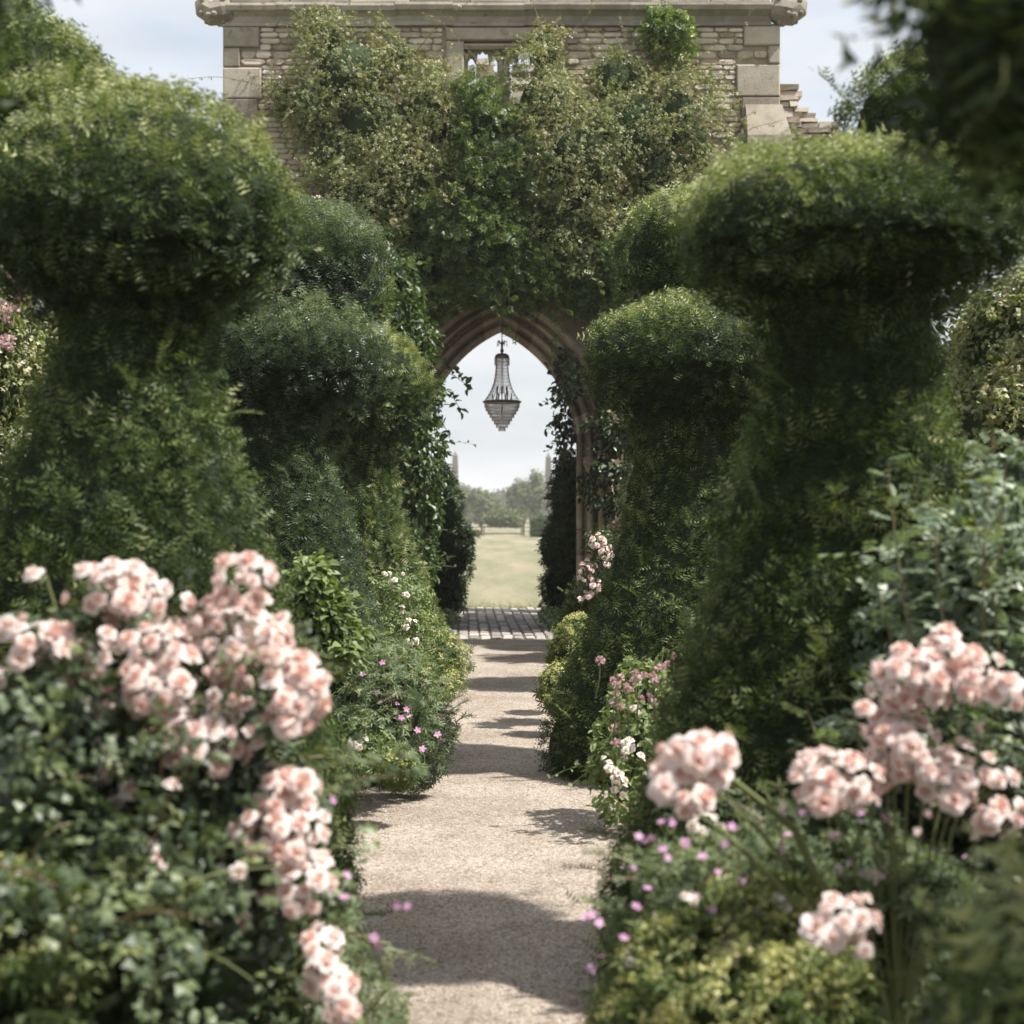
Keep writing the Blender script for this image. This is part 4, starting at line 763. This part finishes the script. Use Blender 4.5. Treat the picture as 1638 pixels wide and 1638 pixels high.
g = shrub('climbing_rose', [bl(1010,210,105,100,D-.1,.6), bl(930,260,90,100,D-.2,.6), bl(1080,190,65,80,D,.45), bl(870,170,70,80,D,.5), bl(985,130,55,60,D,.3), bl(870,80,42,50,D+.1,.25), bl(1060,280,75,70,D,.5), bl(900,370,80,70,D-.1,.5), bl(1000,350,80,60,D,.5), bl(1120,240,35,60,D+.1,.25)],
     'billowing climbing rose with pale new growth on the right of the gatehouse wall', 'climbing plant', M['climb_leaf'], tmpl=TRI_LEAF, n=21500, size=.072, clump=1800, clump_r=.13, seed=62, amp=.20, sprays=250, spray_len=.55, cf=.58, lo=.12, base=(1.9,WY-.3,0), droop=.5)
wisp(g, [[(1120,160,D),(1180,95,D-.1),(1246,78,D-.1)], [(1130,260,D),(1200,205,D-.2),(1252,192,D-.2)], [(1100,150,D),(1120,120,D),(1180,60,D),(1205,10,D)], [(900,60,D),(940,30,D),(950,-8,D)], [(870,50,D),(858,20,D),(850,-5,D)], [(1100,190,D),(1150,180,D-.1),(1180,230,D-.2)], [(1010,100,D),(1000,60,D),(990,20,D)], [(1150,300,D),(1170,250,D),(1210,250,D-.2)]], M['climb_leaf'])
g = shrub('wisteria', [bl(800,270,85,100,D-.25,.6), bl(790,380,130,80,D-.15,.55), bl(700,380,80,90,D,.5), bl(880,420,70,48,D-.1,.4), bl(660,450,55,70,D-.05,.4), bl(620,400,50,60,D,.4), bl(930,440,50,70,D,.4), bl(800,440,90,26,D-.15,.35), bl(730,430,60,38,D-.05,.3), bl(980,430,70,80,D,.4), bl(770,190,50,60,D-.1,.4)],
     'dark green wisteria hanging over the top of the pointed arch', 'climbing plant', M['vine_leaf'], tmpl=WIST_LEAF, n=11500, size=.15, clump=1100, clump_r=.14, seed=63, amp=.16, sprays=170, spray_len=.5, cf=.60, lo=.05, hi=.95, droop=.8, base=(0,WY-.4,0))
wisp(g, [[(800,460,D-.3),(805,490,D-.3),(800,515,D-.35)], [(790,470,D-.3),(780,480,D-.3),(776,500,D-.3)], [(830,470,D-.3),(845,480,D-.3),(858,500,D-.3)], [(860,460,D-.3),(880,490,D-.3),(890,540,D-.3)], [(905,520,D-.2),(885,545,D-.2),(878,585,D-.2)], [(740,470,D-.3),(725,490,D-.3),(712,520,D-.2)], [(770,440,D-.5),(790,455,D-.6),(795,500,D-.6)], [(820,430,D-.5),(850,440,D-.6),(870,475,D-.6)], [(790,420,D-.5),(775,445,D-.6),(765,480,D-.6)], [(850,440,D-.5),(880,455,D-.6),(905,500,D-.5)], [(720,440,D-.4),(700,460,D-.5),(695,500,D-.4)], [(800,430,D-.6),(812,455,D-.7),(815,490,D-.7)], [(810,500,D-.3),(818,520,D-.3),(826,540,D-.3)]], M['vine_leaf'], size=.15, tmpl=WIST_LEAF, every=.045, r=.004)
g = shrub('wisteria_tuft', [bl(1070,48,24,18,D+.15,.2), bl(1062,66,16,16,D+.15,.2), bl(1088,62,16,14,D+.15,.15), bl(1074,84,10,14,D+.2,.12)], 'bright green tuft growing out of the wall below the cornice', 'climbing plant', M['vine_leaf'], tmpl=WIST_LEAF, n=700, size=.16, seed=64, clump=80, clump_r=.1, cf=.6, lo=.35, sprays=40, spray_len=.28, base=(2.4,WY-.2,6.9))
mb = MB(); mb.tube([P(1078,85,WY-.06), P(1076,130,WY-.06), P(1074,190,WY-.1)], .015, 5); mb.build('woody_stem', M['wood'], g)
# creepers left and right of the arch
g = shrub('broadleaf_creeper', [bl(640,500,32,70,21.6,.3), bl(662,545,26,50,21.8,.3), bl(640,440,22,34,21.6,.25), bl(670,720,26,120,22.4,.3), bl(665,860,28,110,22.4,.3), bl(680,640,18,40,22.4,.3)],
     'broad-leaved creeper hanging down the left jamb of the arch', 'climbing plant', M['vine_leaf'], tmpl=LEAF, n=4200, size=.095, clump=500, clump_r=.15, seed=65, cf=.6, sprays=30, spray_len=.35, droop=1.2, lo=.0, hi=.6, base=(-1.2,22.4,0))
wisp(g, [[(700,590,22.8),(725,600,22.8),(742,612,22.8),(752,625,22.8)], [(705,620,22.8),(728,640,22.8),(738,660,22.8)], [(700,660,22.8),(715,690,22.8),(722,710,22.8)], [(700,690,22.8),(712,720,22.8),(704,750,22.8)], [(700,570,22.8),(715,590,22.8),(728,590,22.8)], [(648,470,21.5),(645,440,21.5),(650,415,21.4)]], M['vine_leaf'], size=.13, tmpl=LEAF, every=.035, r=.006, hi=.6)
g = shrub('twining_creeper', [bl(908,600,16,40,22.9,.2), bl(905,680,14,60,23.9,.2), bl(975,770,40,40,22.9,.2), bl(960,700,20,30,23.0,.1), bl(985,620,22,110,22.9,.2), bl(1000,760,24,90,22.9,.2)], 'twining leafy creeper hanging inside the right of the arch', 'climbing plant', M['ivy_leaf'], tmpl=LEAF, n=2200, size=.10, clump=300, clump_r=.12, seed=66, core=None, sprays=24, spray_len=.3, droop=1.0, base=(1.1,23,0))
wisp(g, [[(905,580,23.6),(888,590,23.6),(877,600,23.6)], [(905,620,23.6),(885,632,23.6),(868,650,23.6)], [(905,660,23.6),(886,672,23.6),(872,690,23.6)], [(905,690,23.6),(890,705,23.6),(876,722,23.6)], [(908,710,23.6),(895,730,23.6),(885,760,23.6)], [(905,640,23.6),(890,650,23.6),(880,640,23.6)]], M['ivy_leaf'], size=.10, tmpl=LEAF, every=.032, r=.006)
shrub('ivy_column', [bl(712,800,22,50,25.9,.35), bl(712,880,28,60,25.9,.4), bl(718,945,24,45,25.9,.4), bl(700,850,26,120,25.6,.4), bl(738,885,13,40,26,.3)], 'dense dark ivy bush on the left side inside the arch', 'ivy', M['ivy_leaf'], tmpl=PALM, n=4200, size=.095, clump=520, clump_r=.10, seed=67, cf=.8, sprays=26, spray_len=.15, droop=.9, base=(-.9,25.9,0))
shrub('ivy_column', [bl(898,800,20,48,25.9,.35), bl(897,880,25,60,25.9,.4), bl(892,945,22,42,25.9,.4), bl(912,850,24,120,25.6,.4), bl(905,745,14,30,25.9,.3)], 'dense dark ivy bush on the right side inside the arch', 'ivy', M['ivy_leaf'], tmpl=PALM, n=4000, size=.095, clump=500, clump_r=.10, seed=68, cf=.8, sprays=26, spray_len=.15, droop=.9, base=(.95,25.9,0))
# dense growth behind the yews on both sides
shrub('background_shrubbery', [bl(430,700,160,420,19.5,.7), bl(560,640,90,300,21.0,.6), bl(200,720,200,330,18,.8)], 'dark leafy shrubbery filling the gaps behind the left yews', 'shrub', M['ivy_leaf'], tmpl=LEAF, n=7000, size=.13, clump=800, clump_r=.16, seed=69, cf=.9, base=(-2.6,19.5,0))
shrub('background_shrubbery', [bl(1120,700,120,400,20.5,.6), bl(1250,700,140,400,18,.8), bl(1420,760,150,330,16,.8), bl(1600,800,150,330,15,.8)], 'dark leafy shrubbery filling the gaps behind the right yews', 'shrub', M['ivy_leaf'], tmpl=LEAF, n=7000, size=.13, clump=800, clump_r=.16, seed=70, cf=.9, base=(3,19,0))
# low grassy growth at the foot of the arch
shrub('wild_grass_tuft', [bl(895,1000,30,14,21.5,.3), bl(880,985,20,10,24,.3)], 'low weeds at the right foot of the arch beside the setts', 'plant', M['geranium_leaf'], tmpl=LEAF2, n=900, size=.06, core=None, seed=71, up=.2, droop=-.8)
shrub('wild_grass_tuft', [bl(718,990,22,10,24,.25), bl(700,1010,20,12,22,.25)], 'low weeds at the left foot of the arch beside the setts', 'plant', M['geranium_leaf'], tmpl=LEAF2, n=700, size=.06, core=None, seed=72, up=.2, droop=-.8)
# fallen petals and leaves on the gravel
n = 240; yv = 4.8+rng.random(n)**1.4*13; sgn = np.where(rng.random(n) < .5, -1, 1); pp = np.stack((np.clip(-.06+sgn*(.75-np.abs(rng.normal(size=n))*.22), -.85,.75), yv, np.full(n,.022)),1)
mb = MB(); mb.inst(LEAF2, pp, rng.normal(size=(n,3))*[1,1,.1], rng.normal(size=(n,3))*.2+[0,0,1], rng.uniform(.009,.022,n), rng.random(n)); m_ = foliage('fallen_leaves', [(.30,.12,.06),(.42,.28,.15),(.75,.55,.5),(.78,.68,.62)], .7, .1, .2); tag(mb.build('fallen_leaves', m_), kind='stuff')

# ---------------------------------------------------------------- chandelier
CY = WY+.25; cxx, _, _ = P(803, 600, CY)
def cz(py): return EYE+(Y0-py)*CY/FP
def cr_(px): return px*CY/FP
ch = empty('chandelier', (cxx, CY, cz(692)), 'empire-style crystal chandelier hanging in the point of the arch', 'chandelier')
mb = MB()
for k in range(7):                                             # chain links
    zc = cz(512)-k*.045; a = np.linspace(0, 2*PI, 9); pts = [(cxx+(.012*math.cos(t) if k % 2 else 0), CY+(0 if k % 2 else .012*math.cos(t)), zc+.028*math.sin(t)) for t in a]; mb.tube(pts, .0045, 4)
mb.build('chain', M['brass'], ch)
mb = MB(); mb.tube([(cxx,CY,cz(542)),(cxx,CY,cz(670))], .010, 6)
mb.lathe([(.012,cz(565)),(.028,cz(562)),(.014,cz(556)),(.018,cz(552)),(.01,cz(545))], (cxx,CY,0), 8); mb.build('stem', M['brass'], ch)
bead = ([(1,0,0),(0,1,0),(-1,0,0),(0,-1,0),(0,0,1.15),(0,0,-1.15)], [(0,1,4),(1,2,4),(2,3,4),(3,0,4),(1,0,5),(2,1,5),(3,2,5),(0,3,5)])
for k in range(5):
    a = 2*PI*k/5+.2; mb = MB(); mb.tube([(cxx,CY,cz(552)),(cxx+cr_(3.5)*math.cos(a),CY+cr_(3.5)*math.sin(a),cz(549)),(cxx+cr_(7.5)*math.cos(a),CY+cr_(7.5)*math.sin(a),cz(545)),(cxx+cr_(8)*math.cos(a),CY+cr_(8)*math.sin(a),cz(548))], .007, 5); mb.build('crown_arm', M['brass'], ch)
    mb = MB(); bp = np.array([(cxx+cr_(8)*math.cos(a),CY+cr_(8)*math.sin(a),cz(549.5+q*1.9)) for q in range(3)]); mb.inst(bead, bp, np.tile((0,1.,0),(3,1)), np.tile((0,0,1.),(3,1)), np.array([.010,.012,.009]), [.3,.5,.7]); mb.build('crown_drop', M['crystal'], ch)
mb = MB(); mb.lathe([(cr_(2),cz(565)),(cr_(8),cz(566)),(cr_(11.2),cz(569)),(cr_(11.8),cz(573)),(cr_(11.4),cz(573))], (cxx,CY,0), 20); mb.build('crown_ring', M['brass'], ch)
for k in range(20):                                            # short fringe under the crown ring
    a = 2*PI*k/20; mb = MB(); q = 6; bp = np.array([(cxx+cr_(11.6)*math.cos(a),CY+cr_(11.6)*math.sin(a),cz(573+i*2.1)) for i in range(q)]); mb.inst(bead, bp, np.tile((0,1.,0),(q,1)), np.tile((0,0,1.),(q,1)), np.full(q,.010), rng.random(q)); mb.build('fringe', M['crystal'], ch)
for k in range(26):                                            # long swags down to the main ring
    a = 2*PI*k/32; mb = MB(); u = np.linspace(0,1,40); rr = 9.5+(1-u)*0+18.5*u**3.1+.8*u; rr = np.minimum(rr, 28.5); zz = 573+u*69
    bp = np.stack((cxx+cr_(1)*rr*math.cos(a)+0*u, CY+cr_(1)*rr*math.sin(a)+0*u, EYE+(Y0-zz)*CY/FP),1); mb.inst(bead, bp, np.tile((math.cos(a),math.sin(a),0.),(40,1)), np.tile((0,0,1.),(40,1)), np.full(40,.0082)+.003*(np.arange(40)%3==0), rng.random(40)); mb.build('bead_swag', M['crystal'], ch)
mb = MB(); mb.lathe([(cr_(28),cz(645)),(cr_(31),cz(644)),(cr_(31.5),cz(642.5)),(cr_(29),cz(641)),(cr_(27.6),cz(642))], (cxx,CY,0), 28)
for k in range(4): a = PI*k/4; mb.tube([(cxx-cr_(29)*math.cos(a),CY-cr_(29)*math.sin(a),cz(643)),(cxx+cr_(29)*math.cos(a),CY+cr_(29)*math.sin(a),cz(643))], .005, 4)
mb.build('main_ring', M['brass'], ch)
for k in range(12):                                            # candle holders inside
    a = 2*PI*k/12+.1; r_ = cr_(9 if k % 2 else 15); mb = MB(); z0 = cz(642 if k % 2 == 0 else 630); mb.lathe([(.010,0),(.018,.01),(.010,.02),(.010,.10),(.001,.12)], (cxx+r_*math.cos(a), CY+r_*math.sin(a), z0), 7); mb.build('candle_holder', M['brass'], ch)
tiers = [27.6,25.6,22.4,19,15.6,12.2,8.8,5.2]
for i, r_ in enumerate(tiers):
    n = max(10, int(r_*2.3)); a = np.arange(n)*2*PI/n+i*.1; zt = 645+i*5.4; mb = MB(); bp = np.stack((cxx+cr_(r_)*np.cos(a), CY+cr_(r_)*np.sin(a), np.full(n, EYE+(Y0-zt-3.3)*CY/FP)),1)
    pr = ([(1,0,1),(0,1,1),(-1,0,1),(0,-1,1),(.8,0,-.8),(0,.8,-.8),(-.8,0,-.8),(0,-.8,-.8),(0,0,-1.25)], [(0,1,5,4),(1,2,6,5),(2,3,7,6),(3,0,4,7),(3,2,1,0),(4,5,8),(5,6,8),(6,7,8),(7,4,8)])
    mb.inst(pr, bp, np.stack((np.cos(a),np.sin(a),0*a),1), np.tile((0,0,1.),(n,1)), np.tile((.0085,.0085,.032),(n,1)), rng.random(n)); o = mb.build('crystal_tier', M['crystal'], ch)
    mb = MB(); t_ = np.linspace(0,2*PI,25); mb.tube(np.stack((cxx+cr_(r_)*np.cos(t_), CY+cr_(r_)*np.sin(t_), np.full(25, EYE+(Y0-zt)*CY/FP)),1), .004, 4); mb.build('tier_hoop', M['brass'], ch)

# ---------------------------------------------------------------- beyond the arch
def obelisk(px, tip, foot, d, w_px, label, ped=True):
    x = (px-X0)/FP*d; zt = EYE+(Y0-tip)/FP*d; w = w_px*d/FP; g = 'stone obelisks beyond the lawn'
    t = empty('obelisk', (x, d, 0), label, 'obelisk', g); zb = EYE+(Y0-foot)/FP*d; mb = MB(); h = w/2
    prof = [(h*1.5,zb),(h*.98,zt-w*.9),(h*.02,zt)] if ped else [(h*1.3,0),(h,zt-w*.9),(h*.02,zt)]
    V = [(x+sx*r, d+sy*r, z) for r, z in prof for sx, sy in ((-1,-1),(1,-1),(1,1),(-1,1))]; mb.raw(V, [(i*4+j, i*4+(j+1)%4, (i+1)*4+(j+1)%4, (i+1)*4+j) for i in range(2) for j in range(4)]); mb.build('shaft', M['obelisk'], t)
    if ped:
        for a, b, s in ((0,.5,2.6),(.5,zb-.25,2.0),(zb-.25,zb,2.4)):
            mb = MB(); mb.box(x-h*s, x+h*s, d-h*s, d+h*s, a, b); mb.build('pedestal', M['obelisk'], t)
obelisk(728, 721, 800, 158, 8.5, 'tall stone obelisk left of the lawn, seen through the arch')
obelisk(877, 724, 800, 158, 8.5, 'tall stone obelisk right of the lawn, behind the creeper')
obelisk(805, 779, 835, 290, 5.5, 'small distant obelisk in the middle, in front of the far trees', ped=False)
def hedge(px0, px1, py0, d, label):
    x0, x1 = (px0-X0)/FP*d, (px1-X0)/FP*d; h = EYE+(Y0-py0)/FP*d; t = empty('clipped_hedge', ((x0+x1)/2, d, 0), label, 'hedge', 'clipped hedges at the end of the lawn')
    mb = MB(); mb.box(x0+.1, x1-.1, d+.1, d+3.9, -.05, h-.1); mb.build('inner_growth', M['far_core'], t)
    n = 5200; f = rng.random(n); p = np.stack((rng.uniform(x0,x1,n), rng.uniform(d,d+4,n), rng.uniform(0,h,n)),1); nn = np.zeros((n,3)); k1 = f < .45; k2 = (f >= .45)&(f < .7); k3 = (f>=.7)&(f<.85); k4 = f>=.85
    p[k1,1] = d; nn[k1] = (0,-1,0); p[k2,2] = h; nn[k2] = (0,0,1); p[k3,0] = x0; nn[k3] = (-1,0,0); p[k4,0] = x1; nn[k4] = (1,0,0); p += rng.normal(size=p.shape)*.05; a, z_ = leaf_tilt(nn)
    mb = MB(); mb.inst(LEAF2, p, a, z_, rng.uniform(.12,.25,n), rng.random(n)); mb.build('foliage', M['hedge_leaf'], t)
hedge(690, 750, 834, 140, 'clipped green hedge block at the left end of the lawn'); hedge(852, 905, 828, 140, 'clipped green hedge block at the right end of the lawn')
# low rail gate and its posts
d = 150; gt = empty('field_gate', ((803-X0)/FP*d, d, 0), 'low rail gate between two dark posts at the end of the lawn', 'gate')
def xx(px): return (px-X0)/FP*d
for px_ in (770.5, 837.5):
    mb = MB(); mb.box(xx(px_)-.09, xx(px_)+.09, d-.1, d+.1, 0, 1.20); mb.box(xx(px_)-.12, xx(px_)+.12, d-.13, d+.13, 1.2, 1.28); mb.build('post', M['oldwood'], gt)
for z in (.18, .78):
    mb = MB(); mb.box(xx(774), xx(834), d-.03, d+.03, z-.055, z+.055); mb.build('rail', M['oldwood'], gt)
for px_ in (774, 834): mb = MB(); mb.box(xx(px_)-.05, xx(px_)+.05, d-.05, d+.05, 0, .95); mb.build('upright', M['oldwood'], gt)
for side, (a_, b_) in {'left': (752,768), 'right': (840,853)}.items():
    t = empty('rail_fence', (xx((a_+b_)/2), d, 0), f'short stretch of low rail fence {side} of the field gate', 'fence', 'low rail fence beside the gate')
    for z in (.35,.78): mb = MB(); mb.box(xx(a_), xx(b_), d+.02, d+.06, z-.025, z+.025); mb.build('rail', M['oldwood'], t)
shrub('rounded_bush', [bl(806,828,26,14,200,1.6), bl(790,830,14,11,200,1.1), bl(823,831,14,12,200,1.1)], 'low rounded bush in the field beyond the gate', 'bush', M['far_leaf'], tmpl=LEAF2, n=4000, size=.35, seed=81, core='far_core', cf=.9, base=(.4,200,0))
shrub('rounded_bush', [bl(759,852,10,6,139,.5)], 'small low bush beside the left hedge block', 'bush', M['hedge_leaf'], tmpl=LEAF2, n=1200, size=.14, seed=82, core='far_core', cf=.85, base=(-2.2,139,0))
def tree(px, top, d, w_, label, seed, n=3200, lean=0):
    x = (px-X0)/FP*d; h = EYE+(Y0-top)/FP*d; W = w_*d/FP/2; t = empty('field_tree', (x, d, 0), label, 'tree', 'trees at the far edge of the field')
    mb = MB(); mb.tube([(x,d,-.1),(x+.1,d,h*.3),(x+.25*lean,d,h*.6)], [.28,.2,.1], 7)
    r = np.random.default_rng(seed); B = []
    for k in range(8):
        a = r.uniform(0,2*PI); q = r.uniform(.2,.62); zc = h*r.uniform(.42,.80); rr = W*r.uniform(.34,.52); B.append((x+W*q*math.cos(a), d+W*q*math.sin(a)*.8, zc, rr, rr, rr*r.uniform(.7,1.0)*min(1, h/(2*W))))
        mb.tube([(x+.1,d,h*.28),(x+W*q*math.cos(a)*.6,d+W*q*math.sin(a)*.5,zc*.8),(B[-1][0],B[-1][1],zc)], [.10,.06,.03], 5)
    B.append((x,d,h*.5,W*.62,W*.6,h*.38)); B.append((x,d,h*.80,W*.35,W*.35,h*.19)); mb.build('trunk', M['wood'], t)
    p, nr = blob_pts(B, n, .25, 320, W*.10, seed, clump_r=W*.17, zmin=.2); ax, zn = leaf_tilt(nr); mb = MB(); mb.inst(LEAF2, p, ax, zn, r.uniform(.30,.62,len(p)), r.random(len(p))); core_mesh(mb, B, .70, 1)
    mb.build('crown', [M['far_leaf'], M['far_core']], t)
tree(768, 781, 280, 48, 'rounded pale tree behind the left gate post', 91)
tree(735, 776, 300, 60, 'tree half hidden behind the left ivy bush', 92)
tree(800, 795, 330, 40, 'low tree behind the distant obelisk', 93)
tree(832, 766, 300, 46, 'mid-height tree right of the distant obelisk', 94)
tree(858, 752, 285, 54, 'tallest far tree, in front of the right obelisk', 95)
tree(895, 760, 300, 60, 'far tree behind the right ivy bush', 96)
tree(690, 785, 310, 60, 'far tree hidden behind the left jamb', 97)
mb = MB(); B = [( -60+12*k+rng.uniform(-3,3), 420+rng.uniform(-15,15), 3.2, 9, 6, 5.5+rng.uniform(-1,1.5)) for k in range(12)]
p, nr = blob_pts(B, 9000, .2, 900, .5, 5, clump_r=1.2); ax, zn = leaf_tilt(nr); mb.inst(LEAF2, p, ax, zn, rng.uniform(.5,1.0,len(p)), rng.random(len(p))); core_mesh(mb, B, .9, 1)
tag(mb.build('far_woodland', [M['far_leaf'], M['far_core']]), kind='stuff', label='distant woodland edge on the horizon', cat='woodland')

# ---------------------------------------------------------------- air
HAZE = .00048
if HAZE:
    mb = MB(); mb.box(-140, 140, -8, 520, -1.2, 18)
    m, N, L = newmat('summer_haze'); v = N('ShaderNodeVolumePrincipled'); v.inputs['Color'].default_value = (1,.99,.97,1); v.inputs['Density'].default_value = HAZE; v.inputs['Anisotropy'].default_value = .2; o = N('ShaderNodeOutputMaterial'); L(v.outputs[0], o.inputs['Volume'])
    tag(mb.build('haze', m), kind='stuff')
